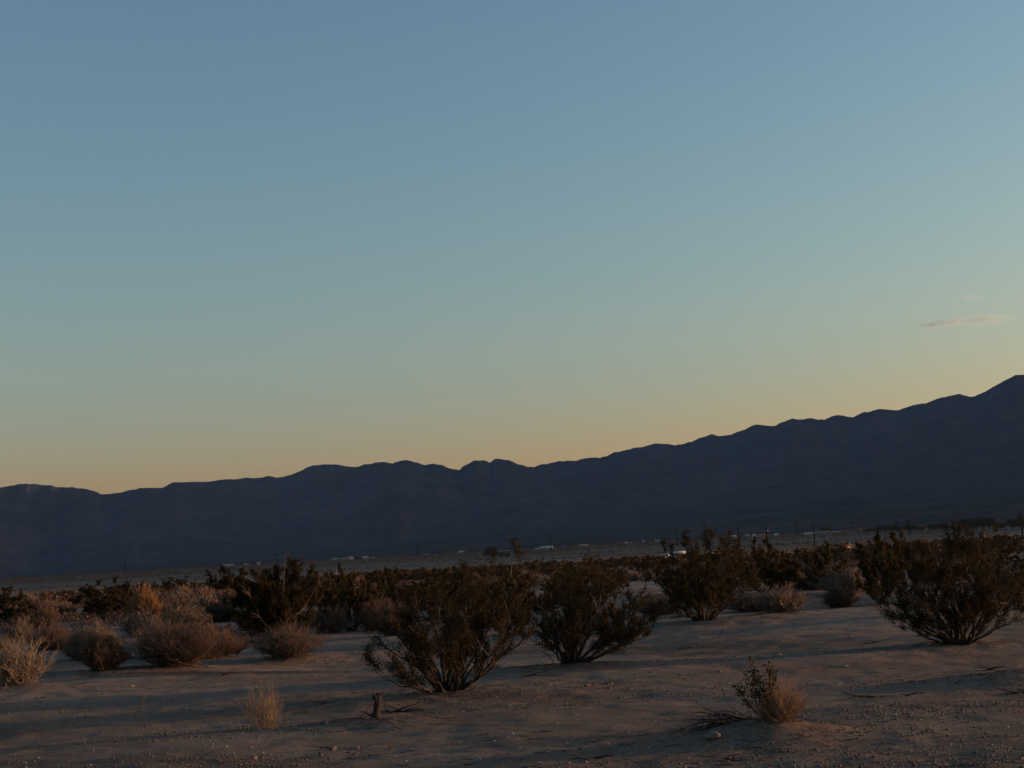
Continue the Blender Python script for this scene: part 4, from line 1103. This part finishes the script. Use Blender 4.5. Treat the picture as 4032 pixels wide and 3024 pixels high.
# vehicles among the scrub
def wheels(e, L, Wd, r, xs):
    for xx in xs:
        for sy in (-1, 1):
            w_ = MB().tube([(xx, sy * (Wd / 2 - .2), r), (xx, sy * (Wd / 2 + .02), r)], [r, r], 12).build('wheel', M['rubber'], e)
            MB().tube([(xx, sy * (Wd / 2 + .025), r), (xx, sy * (Wd / 2 + .04), r)], [r * .55, r * .5], 10).build('rim', M['metal_grey'], w_)
def car(px, py, d, yaw, lab, paint, raise_=0.0):
    x, y, z = far_loc(px, py, d); e = empty('parked_car', (x, y, z + raise_), yaw, lab, 'car')
    prof = [(-2.15, .35), (2.15, .35), (2.2, .7), (1.9, .92), (1.0, 1.0), (.45, 1.45), (-1.0, 1.5), (-1.75, 1.0), (-2.2, .9)]
    m = MB(); n = len(prof)
    for s, kk in ((-.86, .9), (-.8, 1), (.8, 1), (.86, .9)):
        for (a, b) in prof: m.v.append((a * (kk if abs(s) > .83 else 1), s * (1 if b < 1.2 else .85), b))
    for s in range(3):
        for j in range(n): m.q.append((s * n + j, s * n + (j + 1) % n, (s + 1) * n + (j + 1) % n, (s + 1) * n + j))
    for s in (0, 3):
        c = len(m.v); m.v.append((0, -.8 if s == 0 else .8, .85))
        for j in range(n): m.t.append((s * n + (j + 1) % n, s * n + j, c) if s == 0 else (s * n + j, s * n + (j + 1) % n, c))
    m.build('body', M[paint], e)
    for sy in (-1, 1):
        MB().box((-.25, sy * .80, 1.2), (1.5, .06, .32)).build('window', M['glass'], e)
    g = MB(); g.v = [(.95, -.66, 1.03), (.95, .66, 1.03), (.5, .62, 1.40), (.5, -.62, 1.40), (1.0, -.66, 1.04), (1.0, .66, 1.04), (.53, .62, 1.42), (.53, -.62, 1.42)]
    g.q = [(0, 1, 2, 3), (7, 6, 5, 4), (0, 4, 5, 1), (1, 5, 6, 2), (2, 6, 7, 3), (3, 7, 4, 0)]; g.build('windscreen', M['glass'], e)
    for sy in (-.6, .6): MB().box((2.2, sy, .68), (.06, .3, .14)).build('headlight', M['white_paint'], e)
    wheels(e, 4.3, 1.7, .33, (-1.35, 1.4))
    return e
car(2620, 2205, 330, math.pi + .35, 'white parked car left of the camper van, glimpsed over the scrub', 'white_paint', .55)
car(2812, 2192, 345, .7, 'pale car glimpsed through the top of the spiky creosote', 'white_paint', .7)
x, y, z = far_loc(2672, 2200, 340)
e = empty('camper_van', (x, y, z + .5), .12, 'pale grey camper van with a dark window beside the white parked car', 'van')
MB().prism([(-1.0, .45), (1.0, .45), (1.0, 2.0), (.8, 2.15), (-.8, 2.15), (-1.0, 2.0)], -2.4, 1.6).build('body', M['roof_pale'], e)
m = MB(); m.prism([(-.95, .45), (.95, .45), (.95, 1.2), (-.95, 1.2)], 1.61, 2.6); m.build('bonnet', M['roof_pale'], e)
m = MB(); m.v = [(1.61, -.9, 1.21), (2.3, -.9, 1.21), (1.61, -.9, 1.95), (1.61, .9, 1.21), (2.3, .9, 1.21), (1.61, .9, 1.95)]
m.q = [(1, 4, 5, 2), (0, 3, 4, 1), (0, 2, 5, 3)]; m.t = [(0, 1, 2), (3, 5, 4)]; m.build('windscreen', M['glass'], e)
MB().box((-.5, -1.03, 1.45), (1.5, .05, .5)).build('window', M['glass'], e); MB().box((-.5, 1.03, 1.45), (1.5, .05, .5)).build('window', M['glass'], e)
wheels(e, 4.5, 1.9, .36, (-1.6, 1.9))
def machine(px, py, d, yaw, lab, paint, raise_=0.0):
    x, y, z = far_loc(px, py, d); e = empty('loader_tractor', (x, y, z + raise_), yaw, lab, 'tractor')
    MB().box((.3, 0, 1.0), (2.4, 1.1, .7)).build('body', M[paint], e)
    MB().box((.9, 0, 1.42), (1.1, .9, .14)).build('bonnet', M[paint], e)
    c = MB()
    for sx in (-.95, -.1):
        for sy in (-.5, .5): c.box((sx, sy, 1.75), (.08, .08, .8))
    c.build('cab_frame', M['rubber'], e); MB().box((-.52, 0, 2.19), (1.1, 1.2, .08)).build('roof', M[paint], e)
    for sy in (-.62, .62): MB().tube([(.2, sy, 1.1), (1.6, sy, 1.3), (2.3, sy, .6)], [.09, .09, .08], 5).build('loader_arm', M[paint], e)
    MB().prism([(-.9, .2), (.9, .2), (.9, .75), (-.9, .75)], 2.35, 2.8).build('bucket', M['rust'], e)
    for (xx, r) in ((-.6, .62), (1.2, .4)):
        for sy in (-1, 1): 
            w_ = MB().tube([(xx, sy * .6, r), (xx, sy * .88, r)], [r, r], 14).build('wheel', M['rubber'], e)
            MB().tube([(xx, sy * .885, r), (xx, sy * .90, r)], [r * .5, r * .45], 10).build('rim', M[paint], w_)
    return e
machine(3322, 2160, 330, .2, 'orange loader tractor half sunk in the right scrub', 'orange_paint', .45)
machine(2768, 2195, 340, 1.0, 'yellow machine glimpsed through the spiky creosote top', 'yellow_paint', .55)
x, y, z = far_loc(3348, 2160, 325); e = empty('marker_post', (x, y, z), 0, 'short white post right of the orange tractor', 'post')
MB().box((0, 0, 1.2), (.15, .15, 2.5)).build('post', M['wall_cream'], e); MB().box((0, 0, 2.48), (.2, .2, .06)).build('cap', M['wall_cream'], e)

# trees
def tree(px, py, d, wpx, hpx, lab, seed, n=2600, group=None, name='desert_tree', loc=None):
    x, y, z = far_loc(px, py, d); Wd = wpx * d / F; H = hpx * d / F; rng = np.random.default_rng(seed); rnd = random.Random(seed)
    e = empty(name, (x, y, z), 0, lab, 'tree', group); m = MB(); L = []
    m.tube([(0, 0, -.3), (.1, 0, H * .25)], [.05 * H, .035 * H], 6)
    for i in range(9):
        a = 6.28 * i / 9 + rnd.uniform(-.3, .3); q = rnd.uniform(.25, .85)
        end = Vector((math.cos(a) * Wd * .36 * q, math.sin(a) * Wd * .36 * q, H * rnd.uniform(.45, .8)))
        m.tube([(.1, 0, H * .18), (end.x * .5, end.y * .5, end.z * .6), tuple(end)], [.025 * H, .016 * H, .006 * H], 4); L.append(end)
    m.build('trunk', M['creosote_bark'], e)
    cs = np.array([[v.x, v.y, v.z] for v in L] + [[rnd.uniform(-.4, .4) * Wd, rnd.uniform(-.3, .3) * Wd, H * rnd.uniform(.3, .85)] for _ in range(12)])
    k = rng.choice(len(cs), n); P = cs[k] + rng.normal(size=(n, 3)) * [Wd * .085, Wd * .085, H * .10]
    P[:, 2] = np.clip(P[:, 2], .06 * H, H * 1.02)
    v, q = leaf_quads(P, math.sqrt(Wd * H) * .062, rng, .8); obj('crown', mesh_np('crown', v, q), M['tree_leaf'], e)
tree(1936, 2196, 940, 62, 42, 'rounded dark tree beside the pale-roofed open shed, centre', 81, 8000)
tree(3250, 2106, 1280, 52, 24, 'domed brown tree behind the pale green building', 82)
RT = [(3420, 2098, 1150, 50, 16), (3470, 2096, 1120, 60, 26), (3520, 2094, 1080, 62, 28), (3585, 2092, 1050, 60, 24), (3620, 2091, 1100, 50, 18),
      (3672, 2090, 1020, 50, 26), (3710, 2088, 980, 46, 34), (3755, 2087, 960, 40, 25), (3800, 2086, 940, 62, 44), (3846, 2085, 920, 62, 48), (3895, 2085, 920, 60, 44),
      (3940, 2084, 900, 50, 26), (3985, 2084, 880, 54, 44), (4030, 2083, 870, 56, 52)]
TL = ['lowest scruffy tree at the left end of the right tree line', 'small bushy tree second from the left of the right tree line', 'bushy tree below the slim pole in the right tree line',
      'tree at the foot of the double-posted pole', 'low tree just right of the double-posted pole', 'small tree left of the slim bare post', 'tree right above the slim bare post',
      'tree right of the slim bare post', 'taller tree left of the leafy shoot at the right', 'tallest tree behind the leafy shoot at the right', 'tree just right of the leafy shoot at the right',
      'lower tree in the gap of the right tree line', 'tree left of the near pole at the right edge', 'tree at the right edge behind the near pole']
for i, (a, lab) in enumerate(zip(RT, TL)): tree(*a, lab, 90 + i, 4200, 'trees of the right tree line')
tree(230, 2290, 1400, 36, 9, 'low dark bush on the horizon at the far left', 120, 400, name='desert_tree')

# ------------------------------------------------------------------ clouds: thin sunlit wisps, real volumes far beyond the mountains
def cloud(px0, py0, px1, py1, thick_px, dist, lab, dens, seed, name='cloud'):
    a = ray(px0, py0); b = ray(px1, py1); A = Vector((0, 0, EYE)) + a * (dist / a.y); B = Vector((0, 0, EYE)) + b * (dist / b.y)
    c = (A + B) / 2; L = (B - A).length; T = thick_px * dist / F
    import bmesh
    me = bpy.data.meshes.new(name); bm = bmesh.new(); bmesh.ops.create_icosphere(bm, subdivisions=4, radius=.5); bm.to_mesh(me); bm.free()
    o = obj(name, me, None); o.location = c; o.scale = (L, L * 1.1, T)
    o.rotation_euler = (B - A).to_track_quat('X', 'Z').to_euler(); tag(o, lab, 'cloud')
    m = bpy.data.materials.new(name); m.use_nodes = True; n = m.node_tree; n.nodes.clear()
    out = n.nodes.new('ShaderNodeOutputMaterial')
    pv = n.nodes.new('ShaderNodeVolumePrincipled')
    pv.inputs['Color'].default_value = (.70, .97, 1, 1); pv.inputs['Anisotropy'].default_value = 0.45
    tc = n.nodes.new('ShaderNodeTexCoord'); mp = n.nodes.new('ShaderNodeMapping'); mp.inputs['Scale'].default_value = (5, 1.2, 1.3); mp.inputs['Location'].default_value = (seed, 0, 0)
    n.links.new(tc.outputs['Object'], mp.inputs[0]); f = noise(n, 1.0, 4, .6, mp.outputs[0], .6)
    r = n.nodes.new('ShaderNodeMapRange'); r.inputs[1].default_value = .38; r.inputs[2].default_value = .66; n.links.new(f, r.inputs[0])
    ln = n.nodes.new('ShaderNodeVectorMath'); ln.operation = 'LENGTH'; n.links.new(tc.outputs['Object'], ln.inputs[0])
    r2 = n.nodes.new('ShaderNodeMapRange'); r2.inputs[1].default_value = .5; r2.inputs[2].default_value = .05; n.links.new(ln.outputs['Value'], r2.inputs[0])
    mu = n.nodes.new('ShaderNodeMath'); mu.operation = 'MULTIPLY'; n.links.new(r.outputs[0], mu.inputs[0]); n.links.new(r2.outputs[0], mu.inputs[1])
    m2 = n.nodes.new('ShaderNodeMath'); m2.operation = 'MULTIPLY'; m2.inputs[1].default_value = dens; n.links.new(mu.outputs[0], m2.inputs[0])
    n.links.new(m2.outputs[0], pv.inputs['Density']); n.links.new(pv.outputs[0], out.inputs['Volume'])
    me.materials.append(m)
cloud(3610, 1279, 3800, 1268, 34, 30000, 'thicker left end of the small warm-lit cloud streak', .0036, 0)
cloud(3690, 1268, 4015, 1256, 18, 30500, 'long thin right tail of the warm-lit cloud streak', .0036, 3)
cloud(3765, 1172, 3870, 1168, 14, 31000, 'small faint wisp above the cloud streak', .0040, 6)
cloud(3990, 1162, 4060, 1150, 14, 31000, 'faint wisp cut by the right edge above the cloud streak', .0024, 9)
cloud(2520, 1129, 2543, 1113, 5, 32000, 'tiny slanted vapour trail high in the middle of the sky', .02, 12, 'vapour_trail')

# ------------------------------------------------------------------ haze
def haze():
    m = bpy.data.materials.new('haze'); m.use_nodes = True; n = m.node_tree; n.nodes.clear()
    out = n.nodes.new('ShaderNodeOutputMaterial'); pv = n.nodes.new('ShaderNodeVolumePrincipled')
    pv.inputs['Color'].default_value = (.38, .62, 1, 1); pv.inputs['Density'].default_value = 0.000022; pv.inputs['Anisotropy'].default_value = 0.0
    n.links.new(pv.outputs[0], out.inputs['Volume'])
    b = MB().box((0, 5000, 800), (30000, 21000, 1700))
    me = b.mesh('haze'); o = obj('haze', me, m); tag(o, kind='stuff', label='thin blue evening haze over the plain and mountains')
haze()
